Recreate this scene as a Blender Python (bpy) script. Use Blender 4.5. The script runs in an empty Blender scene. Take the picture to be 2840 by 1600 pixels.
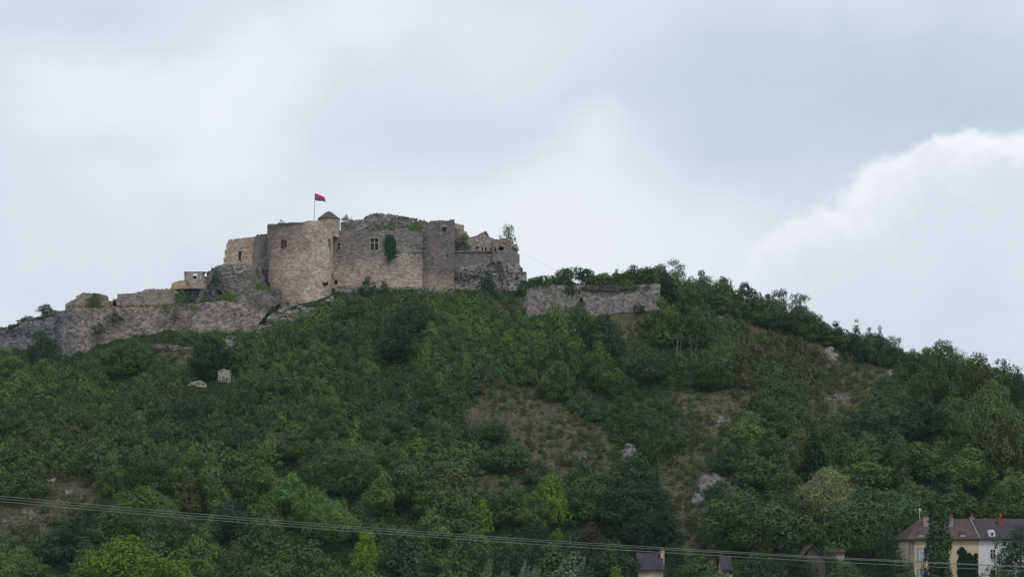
import bpy, bmesh, math, random
import numpy as np
from mathutils import noise as mnoise, Vector
R = math.radians
C = bpy.context.scene.collection
SC = bpy.context.scene

# ------------------------------------------------------------------ camera
F = 6300.0            # focal length in photo pixels (2840 wide)
CX, HY = 1420.0, 1640.0   # optical axis column, horizon row
cam = bpy.data.cameras.new('camera'); co = bpy.data.objects.new('camera', cam); C.objects.link(co)
cam.sensor_width = 36.0; cam.lens = 36.0 * F / 2840.0; cam.shift_y = (HY - 800.0) / 2840.0
cam.clip_start = 1.0; cam.clip_end = 9000.0
co.location = (0, 0, 0); co.rotation_euler = (R(90), 0, 0)
SC.camera = co

# ------------------------------------------------------------------ world, sun, exposure
SUN_EL, SUN_AZ = 52.0, 150.0      # azimuth from +Y towards +X: behind the camera, to its right
SC.view_settings.view_transform = 'Standard'; SC.view_settings.look = 'None'
SC.view_settings.exposure = 0.0; SC.view_settings.gamma = 1.0; SC.view_settings.use_curve_mapping = False
world = bpy.data.worlds.new("World"); SC.world = world; world.use_nodes = True
nt = world.node_tree; nt.nodes.clear()

class NB:
    """small node-building helper"""
    def __init__(s, nt): s.nt = nt
    def n(s, typ, **kw):
        o = s.nt.nodes.new(typ)
        for k, v in kw.items(): setattr(o, k, v)
        return o
    def lk(s, a, b): s.nt.links.new(a, b)
    def put(s, sock, v):
        if hasattr(v, 'is_output') or isinstance(v, bpy.types.NodeSocket): s.lk(v, sock)
        else: sock.default_value = v
    def m(s, op, a, b=None, c=None, clamp=False):
        o = s.n('ShaderNodeMath', operation=op, use_clamp=clamp)
        s.put(o.inputs[0], a)
        if b is not None: s.put(o.inputs[1], b)
        if c is not None: s.put(o.inputs[2], c)
        return o.outputs[0]
    def vm(s, op, a, b=None):
        o = s.n('ShaderNodeVectorMath', operation=op); s.put(o.inputs[0], a)
        if b is not None: s.put(o.inputs[1], b)
        return o.outputs[0]
    def noise(s, vec, scale, detail=4, rough=.55, dist=0.0, out=0):
        o = s.n('ShaderNodeTexNoise'); s.lk(vec, o.inputs['Vector'])
        o.inputs['Scale'].default_value = scale; o.inputs['Detail'].default_value = detail
        o.inputs['Roughness'].default_value = rough; o.inputs['Distortion'].default_value = dist
        return o.outputs[out]
    def step(s, v, a, b, lo=0.0, hi=1.0):
        o = s.n('ShaderNodeMapRange', interpolation_type='SMOOTHSTEP'); s.put(o.inputs[0], v)
        for i, q in enumerate((a, b, lo, hi)): s.put(o.inputs[1 + i], q)
        return o.outputs[0]
    def mix(s, f, a, b, blend='MIX'):
        o = s.n('ShaderNodeMix', data_type='RGBA', blend_type=blend)
        s.put(o.inputs[0], f)
        for i, q in ((6, a), (7, b)):
            if isinstance(q, (tuple, list)): q = (*q[:3], 1.0)
            s.put(o.inputs[i], q)
        return o.outputs[2]

def lin(r, g, b):
    f = lambda c: ((c / 255 + .055) / 1.055) ** 2.4 if c > 10 else c / 255 / 12.92
    return (f(r), f(g), f(b))

b = NB(nt)
tc = b.n('ShaderNodeTexCoord'); sep = b.n('ShaderNodeSeparateXYZ'); b.lk(tc.outputs['Generated'], sep.inputs[0])
ay = b.m('MAXIMUM', b.m('ABSOLUTE', sep.outputs[1]), 0.25)
U = b.m('MULTIPLY', b.m('DIVIDE', sep.outputs[0], ay), F / 1000)
V = b.m('MULTIPLY', b.m('DIVIDE', sep.outputs[2], ay), F / 1000)
cmb = b.n('ShaderNodeCombineXYZ'); b.lk(U, cmb.inputs[0]); b.lk(V, cmb.inputs[1]); b.lk(b.m('MULTIPLY', sep.outputs[1], .7), cmb.inputs[2])
P = cmb.outputs[0]
nw = b.n('ShaderNodeTexNoise'); b.lk(P, nw.inputs['Vector']); nw.inputs['Scale'].default_value = 1.6; nw.inputs['Detail'].default_value = 5
warp = b.vm('MULTIPLY', b.vm('SUBTRACT', nw.outputs['Color'], (.5, .5, .5)), (.34, .26, 0))
PW = b.vm('ADD', P, warp)
def dist(px, py, sx=1.0, sy=1.0, vec=None):
    q = b.vm('MULTIPLY', b.vm('SUBTRACT', vec or PW, ((px - CX) / 1000, (HY - py) / 1000, 0)), (sx, sy, 0))
    o = b.n('ShaderNodeVectorMath', operation='LENGTH'); b.lk(q, o.inputs[0]); return o.outputs['Value']
def blob(px, py, r, sx=1.0, sy=1.0, amt=1.0, soft=1.0):
    return b.step(dist(px, py, sx, sy), r * (1 - soft), r, amt, 0.0)
field = b.m('MULTIPLY', b.m('SUBTRACT', b.noise(PW, 1.15, 5, .5), .5), 1.1)
field = b.m('ADD', field, b.m('MULTIPLY', b.m('SUBTRACT', b.noise(b.vm('MULTIPLY', PW, (1, 1.7, 1)), 3.0, 6, .6), .5), .6))
for args in ((600, 230, .42, 1, 1.2, .62), (150, 250, .36, 1, 1.3, .44), (350, 380, .16, .6, 1.6, -.15), (420, 480, .5, .8, 1.2, .2), (1640, 640, .40, .8, 1.1, .52), (1660, 350, .15, 1, 1.2, .35),
             (1000, 560, .5, .8, 1.3, .2), (2100, 130, .4, .6, 1.5, -.10), (2480, 230, .66, .6, 1.5, -.62), (2000, 420, .5, .8, 1.2, -.36), (1250, 330, .42, .6, 1.5, -.42),
             (260, 60, .3, .6, 1.8, -.3), (1480, 90, .5, .6, 1.6, .14), (2500, 0, .4, .6, 1.6, .18), (900, 60, .35, .6, 1.6, .1)):
    field = b.m('ADD', field, blob(*args))
g = b.m('ADD', b.m('MULTIPLY', field, .52), .53, clamp=True)
cr = b.n('ShaderNodeValToRGB'); b.lk(g, cr.inputs[0])
el = cr.color_ramp.elements
el[0].position = 0.0; el[0].color = (*lin(180, 197, 216), 1)
el[1].position = 1.0; el[1].color = (*lin(240, 243, 249), 1)
for pos, c in ((.3, (198, 212, 226)), (.55, (216, 223, 235)), (.78, (230, 236, 243))):
    e = el.new(pos); e.color = (*lin(*c), 1)
base = cr.outputs[0]
d2 = None
for px, py, r in ((1640, 640, .22), (1500, 720, .24), (1790, 720, .22), (1650, 430, .07), (1560, 520, .08), (1380, 760, .2), (1250, 620, .10), (1940, 760, .2)):
    q = b.m('SUBTRACT', dist(px, py), r); d2 = q if d2 is None else b.m('SMOOTH_MIN', d2, q, .12)
base = b.mix(b.m('MULTIPLY', b.step(d2, .10, -.08), .75), base, lin(231, 235, 244))
# the cumulus bank low on the right: union of round heads with a crisp, curled rim
nf = b.n('ShaderNodeTexNoise'); b.lk(P, nf.inputs['Vector']); nf.inputs['Scale'].default_value = 4.6; nf.inputs['Detail'].default_value = 9; nf.inputs['Roughness'].default_value = .62
PF = b.vm('ADD', b.vm('ADD', P, b.vm('MULTIPLY', warp, (.3, .3, 0))), b.vm('MULTIPLY', b.vm('SUBTRACT', nf.outputs['Color'], (.5, .5, .5)), (.24, .24, 0)))
d = None
for px, py, r in ((2640, 700, .325), (2830, 640, .25), (2700, 560, .17), (2480, 640, .19), (2400, 760, .24), (2290, 880, .25), (2150, 980, .24), (2560, 980, .5), (2950, 800, .42)):
    q = b.m('SUBTRACT', dist(px, py, vec=PF), r)
    d = q if d is None else b.m('SMOOTH_MIN', d, q, .05)
crisp = b.step(d, .020, -.030)
soft = b.step(V, .78, 1.14, .0, 1.0)      # the bank dissolves towards its foot
mask = b.m('MULTIPLY', crisp, b.m('ADD', b.m('MULTIPLY', soft, .85), .15))
body = b.mix(b.step(b.m('ADD', d, b.m('MULTIPLY', b.m('SUBTRACT', b.noise(PF, 3.4, 7, .6), .5), .5)), -.20, .02), lin(219, 225, 237), lin(246, 247, 252))
col = b.mix(mask, base, body)
sky = b.n('ShaderNodeTexSky', sky_type='NISHITA', sun_disc=False, sun_elevation=R(SUN_EL), sun_rotation=R(SUN_AZ), altitude=300, air_density=1, dust_density=2, ozone_density=1)
SKY = 0.10
cloud = b.mix(1.0, col, (1.05 / SKY, 1.05 / SKY, 1.05 / SKY), 'MULTIPLY')
zen = b.step(sep.outputs[2], .28, .9, 1.0, .78)       # cover a little thinner overhead
cloud = b.mix(b.m('SUBTRACT', 1.0, b.m('MULTIPLY', zen, .97)), cloud, sky.outputs[0])
bg = b.n('ShaderNodeBackground'); b.lk(cloud, bg.inputs[0]); bg.inputs[1].default_value = SKY
wo = b.n('ShaderNodeOutputWorld'); b.lk(bg.outputs[0], wo.inputs[0])

sl = bpy.data.lights.new('sun', 'SUN'); sl.energy = 1.3; sl.angle = R(14); sl.color = (1.0, .95, .88)
so = bpy.data.objects.new('sun', sl); C.objects.link(so)
az, e_ = R(SUN_AZ), R(SUN_EL)
sv = Vector((math.sin(az) * math.cos(e_), math.cos(az) * math.cos(e_), math.sin(e_)))
so.rotation_euler = sv.to_track_quat('Z', 'Y').to_euler(); so.location = (60, -60, 150)

# ------------------------------------------------------------------ object helpers
rng = np.random.default_rng(11); random.seed(11)
def Wp(px, py, Y): return ((px - CX) / F * Y, Y, (HY - py) / F * Y)
def wx(px, Y): return (px - CX) / F * Y
def wz(py, Y): return (HY - py) / F * Y
def mesh(name, verts, faces, mats):
    me = bpy.data.meshes.new(name); me.from_pydata([tuple(v) for v in verts], [], [tuple(f) for f in faces])
    for m_ in (mats if isinstance(mats, (list, tuple)) else [mats]): me.materials.append(m_)
    return me
def link(name, me, parent=None, loc=(0, 0, 0)):
    o = bpy.data.objects.new(name, me); C.objects.link(o); o.location = loc
    if parent: o.parent = parent
    return o
def tag(o, label=None, cat=None, group=None, kind=None):
    if label: o['label'] = label
    if cat: o['category'] = cat
    if group: o['group'] = group
    if kind: o['kind'] = kind
    elif cat: o['kind'] = 'thing'
    return o
def thing(name, label, cat, loc, group=None):
    return tag(link(name, None, loc=loc), label, cat, group)
class MB:
    """collects shapes given in world coordinates; build() makes ONE mesh object, local to its parent"""
    def __init__(s): s.v = []; s.f = []; s.mi = []; s.cur = 0
    def add(s, v, f):
        o = len(s.v); s.v += [tuple(p) for p in v]; s.f += [tuple(i + o for i in q) for q in f]; s.mi += [s.cur] * len(f); return s
    def box(s, x0, x1, y0, y1, z0, z1):
        return s.add([(x0, y0, z0), (x1, y0, z0), (x1, y1, z0), (x0, y1, z0), (x0, y0, z1), (x1, y0, z1), (x1, y1, z1), (x0, y1, z1)],
                     [(0, 3, 2, 1), (4, 5, 6, 7), (0, 1, 5, 4), (1, 2, 6, 5), (2, 3, 7, 6), (3, 0, 4, 7)])
    def pbox(s, x0, y0, x1, y1, Y, depth, proud=0.0):   # photo-pixel rectangle at depth Y
        return s.box(wx(x0, Y), wx(x1, Y), Y - proud, Y - proud + depth, wz(y1, Y), wz(y0, Y))
    def tube(s, pts, rad, n=6, cap=True):
        pts = [Vector(p) for p in pts]; o = []
        for i, p in enumerate(pts):
            d = (pts[min(i + 1, len(pts) - 1)] - pts[max(i - 1, 0)]).normalized()
            a = d.orthogonal().normalized(); c = d.cross(a); r = rad[i] if isinstance(rad, (list, tuple)) else rad
            o += [p + (a * math.cos(2 * math.pi * k / n) + c * math.sin(2 * math.pi * k / n)) * r for k in range(n)]
        f = [(i * n + k, i * n + (k + 1) % n, (i + 1) * n + (k + 1) % n, (i + 1) * n + k) for i in range(len(pts) - 1) for k in range(n)]
        if cap: f += [tuple(range(n))[::-1], tuple((len(pts) - 1) * n + k for k in range(n))]
        return s.add(o, f)
    def lathe(s, cx, cy, prof, n=24):
        o = [(cx + r * math.cos(2 * math.pi * k / n), cy + r * math.sin(2 * math.pi * k / n), z) for r, z in prof for k in range(n)]
        f = [(i * n + k, i * n + (k + 1) % n, (i + 1) * n + (k + 1) % n, (i + 1) * n + k) for i in range(len(prof) - 1) for k in range(n)]
        return s.add(o, f)
    def build(s, name, mat, parent=None, loc=None, smooth=False):
        l = Vector(parent.location) if parent and not parent.parent else (Vector(parent.parent.location) + Vector(parent.location) if parent else Vector(loc or (0, 0, 0)))
        me = mesh(name, [(p[0] - l[0], p[1] - l[1], p[2] - l[2]) for p in s.v], s.f, mat)
        if any(s.mi): me.polygons.foreach_set('material_index', s.mi)
        if smooth: me.polygons.foreach_set('use_smooth', [True] * len(me.polygons))
        return link(name, me, parent, (0, 0, 0) if parent else tuple(l))

# ------------------------------------------------------------------ materials
def newmat(name):
    m = bpy.data.materials.new(name); m.use_nodes = True; nb = NB(m.node_tree)
    p = m.node_tree.nodes['Principled BSDF']; p.inputs['Specular IOR Level'].default_value = .2
    return m, nb, p
def plain(name, col, rough=.8, var=.25, scale=1.5, metal=0.0, bump=.0):
    m, nb, p = newmat(name); g = nb.n('ShaderNodeNewGeometry').outputs['Position']
    f = nb.noise(g, scale, 5, .6)
    p.inputs['Roughness'].default_value = rough; p.inputs['Metallic'].default_value = metal
    nb.lk(nb.mix(nb.step(f, .25, .75), tuple(c * (1 - var) for c in col), tuple(min(1, c * (1 + var)) for c in col)), p.inputs['Base Color'])
    if bump:
        bp = nb.n('ShaderNodeBump'); bp.inputs['Strength'].default_value = bump; bp.inputs['Distance'].default_value = .1
        nb.lk(nb.noise(g, scale * 4, 5), bp.inputs['Height']); nb.lk(bp.outputs[0], p.inputs['Normal'])
    return m
def masonry(name, warm, pale, grey, zst=None, dz=4.0, patch=.5, course=1.0, holes=.5, bump=.3, dirt=.5, green=.0, xst=None, xdark=None):
    """rubble masonry: stones in courses, pale mortar, putlog holes, and a grey lichen crust
    (a real stain) above the height zst"""
    m, nb, p = newmat(name); p.inputs['Roughness'].default_value = .92
    g = nb.n('ShaderNodeNewGeometry').outputs['Position']
    gd = nb.vm('ADD', g, nb.vm('MULTIPLY', nb.vm('SUBTRACT', nb.noise(g, .9, 3, out=1), (.5, .5, .5)), (.35, .35, .12)))
    vo = nb.n('ShaderNodeTexVoronoi'); nb.lk(nb.vm('MULTIPLY', gd, (2.1, 2.1, 2.6 + .8 * course)), vo.inputs['Vector']); vo.inputs['Scale'].default_value = 1.0
    sv_ = nb.n('ShaderNodeSeparateColor'); nb.lk(vo.outputs['Color'], sv_.inputs[0])
    patchf = nb.step(nb.noise(g, .13, 5, .6), .36, .66)
    c = nb.mix(nb.m('MULTIPLY', patchf, patch * 1.6, clamp=True), warm, pale)
    c = nb.mix(nb.step(nb.noise(nb.vm('ADD', g, (40, 0, 9)), .45, 4, .6), .52, .72, 0, .55), c, tuple(x * k for x, k in zip(warm, (.95, .75, .72))))
    if zst is not None:
        sz = nb.n('ShaderNodeSeparateXYZ'); nb.lk(g, sz.inputs[0])
        zz = nb.m('ADD', sz.outputs[2], nb.m('MULTIPLY', nb.m('SUBTRACT', nb.noise(g, .22, 5, .65), .5), dz * 2.6))
        if xst: zz = nb.m('ADD', zz, nb.m('MULTIPLY', nb.m('SUBTRACT', sz.outputs[0], xst[0]), xst[1]))
        c = nb.mix(nb.step(zz, zst - dz * .5, zst + dz * .5, 0, .9), c, grey)
    if green:
        c = nb.mix(nb.step(nb.noise(nb.vm('MULTIPLY', g, (1, 1, .7)), .5, 5, .7), .62 - green * .1, .75, 0, .75), c, (.035, .06, .03))
    if xdark:
        sx_ = nb.n('ShaderNodeSeparateXYZ'); nb.lk(g, sx_.inputs[0])
        c = nb.mix(nb.step(nb.m('ADD', sx_.outputs[0], nb.m('MULTIPLY', nb.m('SUBTRACT', nb.noise(g, .4, 4), .5), 4)), xdark[0], xdark[1], .9, 0), c, xdark[2])
    # stone-to-stone value, pale bedding streaks, dark joints and holes
    if course >= .3:
        s3 = nb.n('ShaderNodeSeparateXYZ'); nb.lk(nb.vm('ADD', g, nb.vm('MULTIPLY', nb.vm('SUBTRACT', nb.noise(g, .7, 3, out=1), (.5, .5, .5)), (.5, .5, .16))), s3.inputs[0])
        c2 = nb.n('ShaderNodeCombineXYZ'); nb.lk(nb.m('ADD', s3.outputs[0], nb.m('MULTIPLY', s3.outputs[1], .8)), c2.inputs[0]); nb.lk(s3.outputs[2], c2.inputs[1])
        bt = nb.n('ShaderNodeTexBrick', offset=.5, squash=1.4, squash_frequency=3); nb.lk(c2.outputs[0], bt.inputs['Vector']); bt.inputs['Scale'].default_value = 1.0
        bt.inputs['Color1'].default_value = (.30, .30, .30, 1); bt.inputs['Color2'].default_value = (1, 1, 1, 1); bt.inputs['Mortar'].default_value = (.62, .62, .62, 1)
        bt.inputs['Mortar Size'].default_value = .035; bt.inputs['Mortar Smooth'].default_value = .4; bt.inputs['Bias'].default_value = .1; bt.inputs['Brick Width'].default_value = .62; bt.inputs['Row Height'].default_value = .29
        b3 = nb.n('ShaderNodeSeparateColor'); nb.lk(bt.outputs['Color'], b3.inputs[0])
        val = nb.m('ADD', nb.m('MULTIPLY', nb.m('ADD', nb.m('MULTIPLY', b3.outputs[0], .75), nb.m('MULTIPLY', sv_.outputs[0], .45)), 1.0), .33)
    else:
        val = nb.m('ADD', nb.m('MULTIPLY', sv_.outputs[0], .9), .55)
    streak = nb.noise(nb.vm('MULTIPLY', g, (1.0, 1.0, 1.2 + 1.0 * course)), 1.1, 5, .65)
    val = nb.m('MULTIPLY', val, nb.m('ADD', .5, nb.m('MULTIPLY', streak, 1.0)))
    comb = nb.n('ShaderNodeCombineXYZ')
    for i in range(3): nb.lk(val, comb.inputs[i])
    c = nb.mix(1.0, c, comb.outputs[0], 'MULTIPLY')
    c = nb.mix(nb.step(nb.noise(nb.vm('MULTIPLY', g, (1.2, 1.2, 2.8)), 1.9, 3, .6), .63, .69, 0, .28 + .3 * min(1, course)), c, tuple(min(.7, x * 1.75) for x in pale))
    dk = nb.step(nb.noise(nb.vm('MULTIPLY', g, (1.1, 1.1, 1.9)), 1.7, 3, .6), .65 - holes * .08, .70, 0, .85 * min(1, holes * 2))
    c = nb.mix(dk, c, (.03, .03, .028))
    c = nb.mix(nb.step(nb.noise(g, .35, 6, .7), .55, .8, 0, dirt), c, tuple(x * .35 for x in grey))
    nb.lk(c, p.inputs['Base Color'])
    bp = nb.n('ShaderNodeBump'); bp.inputs['Strength'].default_value = bump; bp.inputs['Distance'].default_value = .12
    nb.lk(nb.m('ADD', nb.m('SUBTRACT', val, dk), nb.m('MULTIPLY', nb.noise(g, 5, 4), .5)), bp.inputs['Height']); nb.lk(bp.outputs[0], p.inputs['Normal'])
    return m
def rockmat(name, a, c2, dark, scale=.6, moss=.3, pale=.3):
    m, nb, p = newmat(name); p.inputs['Roughness'].default_value = .95
    g = nb.n('ShaderNodeNewGeometry').outputs['Position']
    n1 = nb.noise(g, scale, 7, .65, .4); n2 = nb.noise(nb.vm('MULTIPLY', g, (1, 1, .6)), scale * 2.6, 6, .7)
    c = nb.mix(nb.step(n1, .35, .65), a, c2)
    c = nb.mix(nb.step(n2, .50, .40, 0, .9), c, dark)
    c = nb.mix(nb.step(nb.noise(nb.vm('ADD', g, (7, 3, 1)), scale * 1.7, 5, .7), .60, .68, 0, pale), c, (.52, .50, .46))
    c = nb.mix(nb.step(nb.noise(nb.vm('ADD', g, (17, 3, 1)), scale * .8, 6, .7), .55, .66, 0, moss), c, (.035, .05, .025))
    nb.lk(c, p.inputs['Base Color'])
    bp = nb.n('ShaderNodeBump'); bp.inputs['Strength'].default_value = .8; bp.inputs['Distance'].default_value = .35
    nb.lk(nb.m('ADD', n1, n2), bp.inputs['Height']); nb.lk(bp.outputs[0], p.inputs['Normal'])
    return m
M = {}
WARM, PALE, GREY = (.32, .25, .215), (.42, .35, .285), (.165, .16, .152)
M['tower'] = masonry('tower_masonry', (0.303, 0.225, 0.190), (0.409, 0.340, 0.269), (0.161, 0.140, 0.128), zst=67.5, dz=7.5, patch=.75, holes=.3, dirt=.2, xst=(-37, -.75))
M['facade'] = masonry('facade_masonry', (0.308, 0.243, 0.207), (0.390, 0.333, 0.282), (0.154, 0.144, 0.132), zst=61.0, dz=4.5, patch=.6, course=1.1, holes=.5, dirt=.35)
M['corner'] = masonry('corner_masonry', (0.270, 0.201, 0.167), (0.304, 0.250, 0.211), (0.133, 0.123, 0.114), zst=58.0, dz=3.0, patch=.5, course=1.0, holes=.45, dirt=.4)
M['ochre'] = masonry('ochre_masonry', (0.352, 0.264, 0.163), (0.334, 0.273, 0.216), GREY, patch=.8, holes=.2, dirt=.2)
M['ashlar'] = masonry('turret_masonry', (0.281, 0.242, 0.195), (0.320, 0.281, 0.230), GREY, patch=.6, holes=.15, dirt=.2)
M['greywall'] = masonry('grey_masonry', (0.189, 0.173, 0.158), (0.243, 0.225, 0.203), (0.149, 0.144, 0.140), zst=60, dz=8, patch=.6, course=.4, holes=.6, dirt=.4)
M['rampart'] = masonry('rampart_masonry', (0.181, 0.160, 0.135), (0.249, 0.222, 0.189), (0.125, 0.119, 0.112), zst=53, dz=6, patch=.7, course=.1, holes=.95, dirt=.5, green=.6, xdark=(-80, -74.5, (.15, .15, .155)))
M['parapet'] = masonry('parapet_masonry', (0.194, 0.168, 0.143), (0.239, 0.208, 0.176), (0.148, 0.138, 0.128), patch=.6, course=1.0, holes=.35, dirt=.35)
M['bastion'] = masonry('bastion_masonry', (0.194, 0.179, 0.164), (0.233, 0.217, 0.197), (0.155, 0.148, 0.141), zst=58, dz=5, patch=.6, course=.15, holes=.75, dirt=.25)
M['rubble'] = masonry('rubble_masonry', (0.144, 0.131, 0.124), (0.252, 0.239, 0.225), (0.108, 0.108, 0.108), patch=.6, course=.0, holes=1.0, dirt=.5, green=.35)
M['ruin'] = masonry('ruin_masonry', (0.252, 0.194, 0.167), (0.261, 0.239, 0.216), (0.153, 0.147, 0.141), patch=.5, course=.3, holes=.7, dirt=.4)
M['palewall'] = masonry('pale_masonry', (.27, .25, .22), (.34, .315, .28), GREY, patch=.6, course=.4, holes=.6, dirt=.1)
M['darkrubble'] = masonry('dark_rubble_masonry', (.062, .052, .045), (.09, .08, .07), (.055, .055, .05), patch=.5, course=.0, holes=1.0, dirt=.5, green=.8)
M['cornerstone'] = masonry('dark_corner_masonry', (.15, .148, .145), (.19, .185, .178), (.12, .12, .12), patch=.5, course=.6, holes=.5, dirt=.4)
M['rock'] = rockmat('limestone_rock', (.19, .178, .17), (.27, .255, .24), (.055, .05, .045), .55, .5, .9)
M['rock_grey'] = rockmat('blue_grey_rock', (.125, .126, .13), (.185, .184, .184), (.06, .06, .062), .5, .35, .5)
M['rock_pale'] = rockmat('pale_rock', (.20, .188, .175), (.29, .275, .255), (.07, .065, .06), 1.1, .4, .4)
M['dark'] = plain('dark_opening', (.012, .011, .012), .9)
M['shutter'] = plain('brown_shutter', (.085, .05, .048), .7, .2, 3)
M['framestone'] = plain('window_frame_stone', (.31, .295, .245), .85, .15, 3)
M['glassdark'] = plain('dark_pane', (.035, .035, .045), .25, .3, 2)
M['lauze'] = plain('turret_roof_stone', (.095, .085, .072), .9, .3, 2, bump=.5)
M['white'] = plain('white_plaster', (.62, .62, .60), .8, .05, .8)
M['metal'] = plain('galvanised_metal', (.30, .31, .32), .5, .15, 2, .3)
M['wood'] = plain('weathered_wood', (.07, .045, .04), .9, .3, 3)
M['bark'] = plain('bark', (.075, .062, .05), .95, .35, 4, bump=.4)
M['palebark'] = plain('pale_bark', (.22, .20, .18), .9, .3, 4)
M['red'] = plain('flag_red', (.70, .035, .085), .8, .06, 1)
M['blue'] = plain('flag_blue', (.018, .13, .32), .8, .06, 1)
M['wire'] = plain('aluminium_cable', (.22, .25, .20), .6, .1, .4)

def leafmat(name, attr=None, rough=.75):
    m, nb, p = newmat(name); p.inputs['Roughness'].default_value = rough; p.inputs['Specular IOR Level'].default_value = .12
    g = nb.n('ShaderNodeNewGeometry').outputs['Position']
    if attr:
        a = nb.n('ShaderNodeAttribute', attribute_name=attr); c = a.outputs['Color']
    else:
        c = nb.n('ShaderNodeObjectInfo').outputs['Color']
    n1 = nb.noise(g, .55, 3, .6); n2 = nb.noise(g, 2.4, 2, .6)
    hue = nb.mix(nb.step(n1, .35, .68), (.86, .94, 1.06), (1.16, 1.08, .86))
    c = nb.mix(1.0, c, hue, 'MULTIPLY')
    v = nb.m('ADD', .80, nb.m('MULTIPLY', n2, .40)); cb = nb.n('ShaderNodeCombineXYZ')
    for i in range(3): nb.lk(v, cb.inputs[i])
    c = nb.mix(1.0, c, cb.outputs[0], 'MULTIPLY')
    nb.lk(c, p.inputs['Base Color'])
    tr = nb.n('ShaderNodeBsdfTranslucent'); nb.lk(c, tr.inputs[0]); mx = nb.n('ShaderNodeMixShader'); mx.inputs[0].default_value = .15
    out = m.node_tree.nodes['Material Output']
    nb.lk(p.outputs[0], mx.inputs[1]); nb.lk(tr.outputs[0], mx.inputs[2]); nb.lk(mx.outputs[0], out.inputs[0])
    return m
M['leaf'] = leafmat('foliage')
M['leafmass'] = leafmat('foliage_mass', 'tint')

# ------------------------------------------------------------------ terrain
def interp(tab, x, k): return float(np.interp(x, [t[0] for t in tab], [t[k] for t in tab]))
# px, row of the ground line at the crest structure's foot, its depth, row of the ground behind it (as seen at depth+6)
CREST = [(-700, 1150, 396, 1120), (-250, 1020, 400, 930), (0, 985, 404, 912), (160, 1012, 404, 862), (320, 968, 405, 852), (460, 935, 407, 842),
         (600, 922, 410, 832), (697, 935, 410, 815), (775, 850, 414, 800), (916, 820, 417, 800), (1087, 803, 420, 798), (1258, 800, 420, 796),
         (1440, 800, 420, 796), (1560, 805, 418, 800), (1830, 822, 414, 818), (1950, 848, 412, 846), (2080, 888, 410, 886), (2230, 925, 408, 924),
         (2400, 985, 405, 984), (2600, 1045, 402, 1045), (2840, 1112, 398, 1112), (3300, 1250, 394, 1250), (4000, 1420, 390, 1420), (5200, 1600, 388, 1600)]
CT = []
for px, pf, Yc, pb in CREST: CT.append((wx(px, Yc), wz(pf, Yc), Yc, wz(pb, Yc + 6)))
FOOT = 334.0
CTX = np.array([c[0] for c in CT]); CTZ = np.array([c[1] for c in CT]); CTY = np.array([c[2] for c in CT]); CTB = np.array([c[3] for c in CT])
BX0, BX1 = wx(1466, 401), wx(1826, 401)
def tn(x, y): return mnoise.noise(Vector((x * .045, y * .045, 3.1))) * 2.0 + mnoise.noise(Vector((x * .16, y * .16, 7.7))) * .55
def ground(x, y):
    zc = float(np.interp(x, CTX, CTZ)); yc = float(np.interp(x, CTX, CTY)); zb = float(np.interp(x, CTX, CTB))
    if y <= yc:
        t = (y - FOOT) / (yc - FOOT)
        if t < 0: z = -1.7 + 1.7 * max(0, min(1, (y - 250) / (FOOT - 250)))
        else: z = zc * (t + .10 * math.sin(math.pi * t) * (1 if zc > 10 else 0))
        w = max(0, min(1, t * 6)) * max(0, min(1, (1 - t) * 7))
        z += tn(x, y) * w
    else:
        s = min(1, (y - yc) / 5.0); z = zc + (zb - zc) * s * s * (3 - 2 * s)
        if y > yc + 26: z = max(-1.7, z - (y - yc - 26) * .75)
        elif x > wx(1900, 412): z = z - (y - yc) * .3
    if BX0 - 1 < x < BX1 + 1 and y > 400.9:      # earth held up by the bastion wall
        k = min(1, (y - 400.9) / .8) * min(1, (x - BX0 + 1), (BX1 + 1 - x)); z = max(z, z + (wz(792, 401) - z) * k)
    return z
def hit(px, py, y0=322.0, y1=440.0):
    """first point of the hillside met by the sight line of this photo pixel"""
    Y = y0
    while Y < y1:
        if ground(wx(px, Y), Y) >= wz(py, Y):
            lo, hi = Y - .5, Y
            for _ in range(8):
                mid = (lo + hi) / 2
                if ground(wx(px, mid), mid) >= wz(py, mid): hi = mid
                else: lo = mid
            x = wx(px, hi); return (x, hi, ground(x, hi))
        Y += .5
    return None
DRY = [[(130, 1335), (280, 1305), (300, 1365), (215, 1415), (205, 1490), (90, 1510), (-60, 1480), (-60, 1400), (110, 1370)],
       [(1290, 1120), (1370, 1075), (1500, 1080), (1560, 1130), (1690, 1200), (1740, 1290), (1640, 1345), (1500, 1335), (1385, 1310), (1400, 1215), (1290, 1170)],
       [(1850, 1085), (2140, 1085), (2090, 1180), (1970, 1210), (2010, 1290), (1965, 1320), (1970, 1500), (1870, 1490), (1840, 1400), (1830, 1290), (1890, 1230)],
       [(1990, 880), (2100, 890), (2250, 925), (2345, 960), (2340, 1010), (2490, 1010), (2500, 1060), (2410, 1090), (2390, 1170), (2260, 1210), (2210, 1130), (2250, 1060), (2290, 1010), (2220, 960), (2080, 945)],
       [(1330, 835), (1445, 825), (1440, 900), (1360, 890)], [(700, 1200), (790, 1195), (780, 1255), (705, 1265)], [(430, 1300), (640, 1310), (650, 1360), (560, 1350), (440, 1330)],
       [(1600, 845), (1790, 850), (1760, 960), (1720, 1000), (1640, 900)], [(410, 955), (540, 960), (590, 1010), (500, 1010)], [(760, 870), (850, 860), (840, 900), (740, 915)],
       [(1900, 1480), (2000, 1480), (1990, 1560), (1880, 1550)], [(1290, 1320), (1460, 1330), (1450, 1370), (1330, 1380)]]
def inpoly(x, y, poly):
    c = False; j = len(poly) - 1
    for i in range(len(poly)):
        xi, yi = poly[i]; xj, yj = poly[j]
        if (yi > y) != (yj > y) and x < (xj - xi) * (y - yi) / (yj - yi) + xi: c = not c
        j = i
    return c
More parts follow.
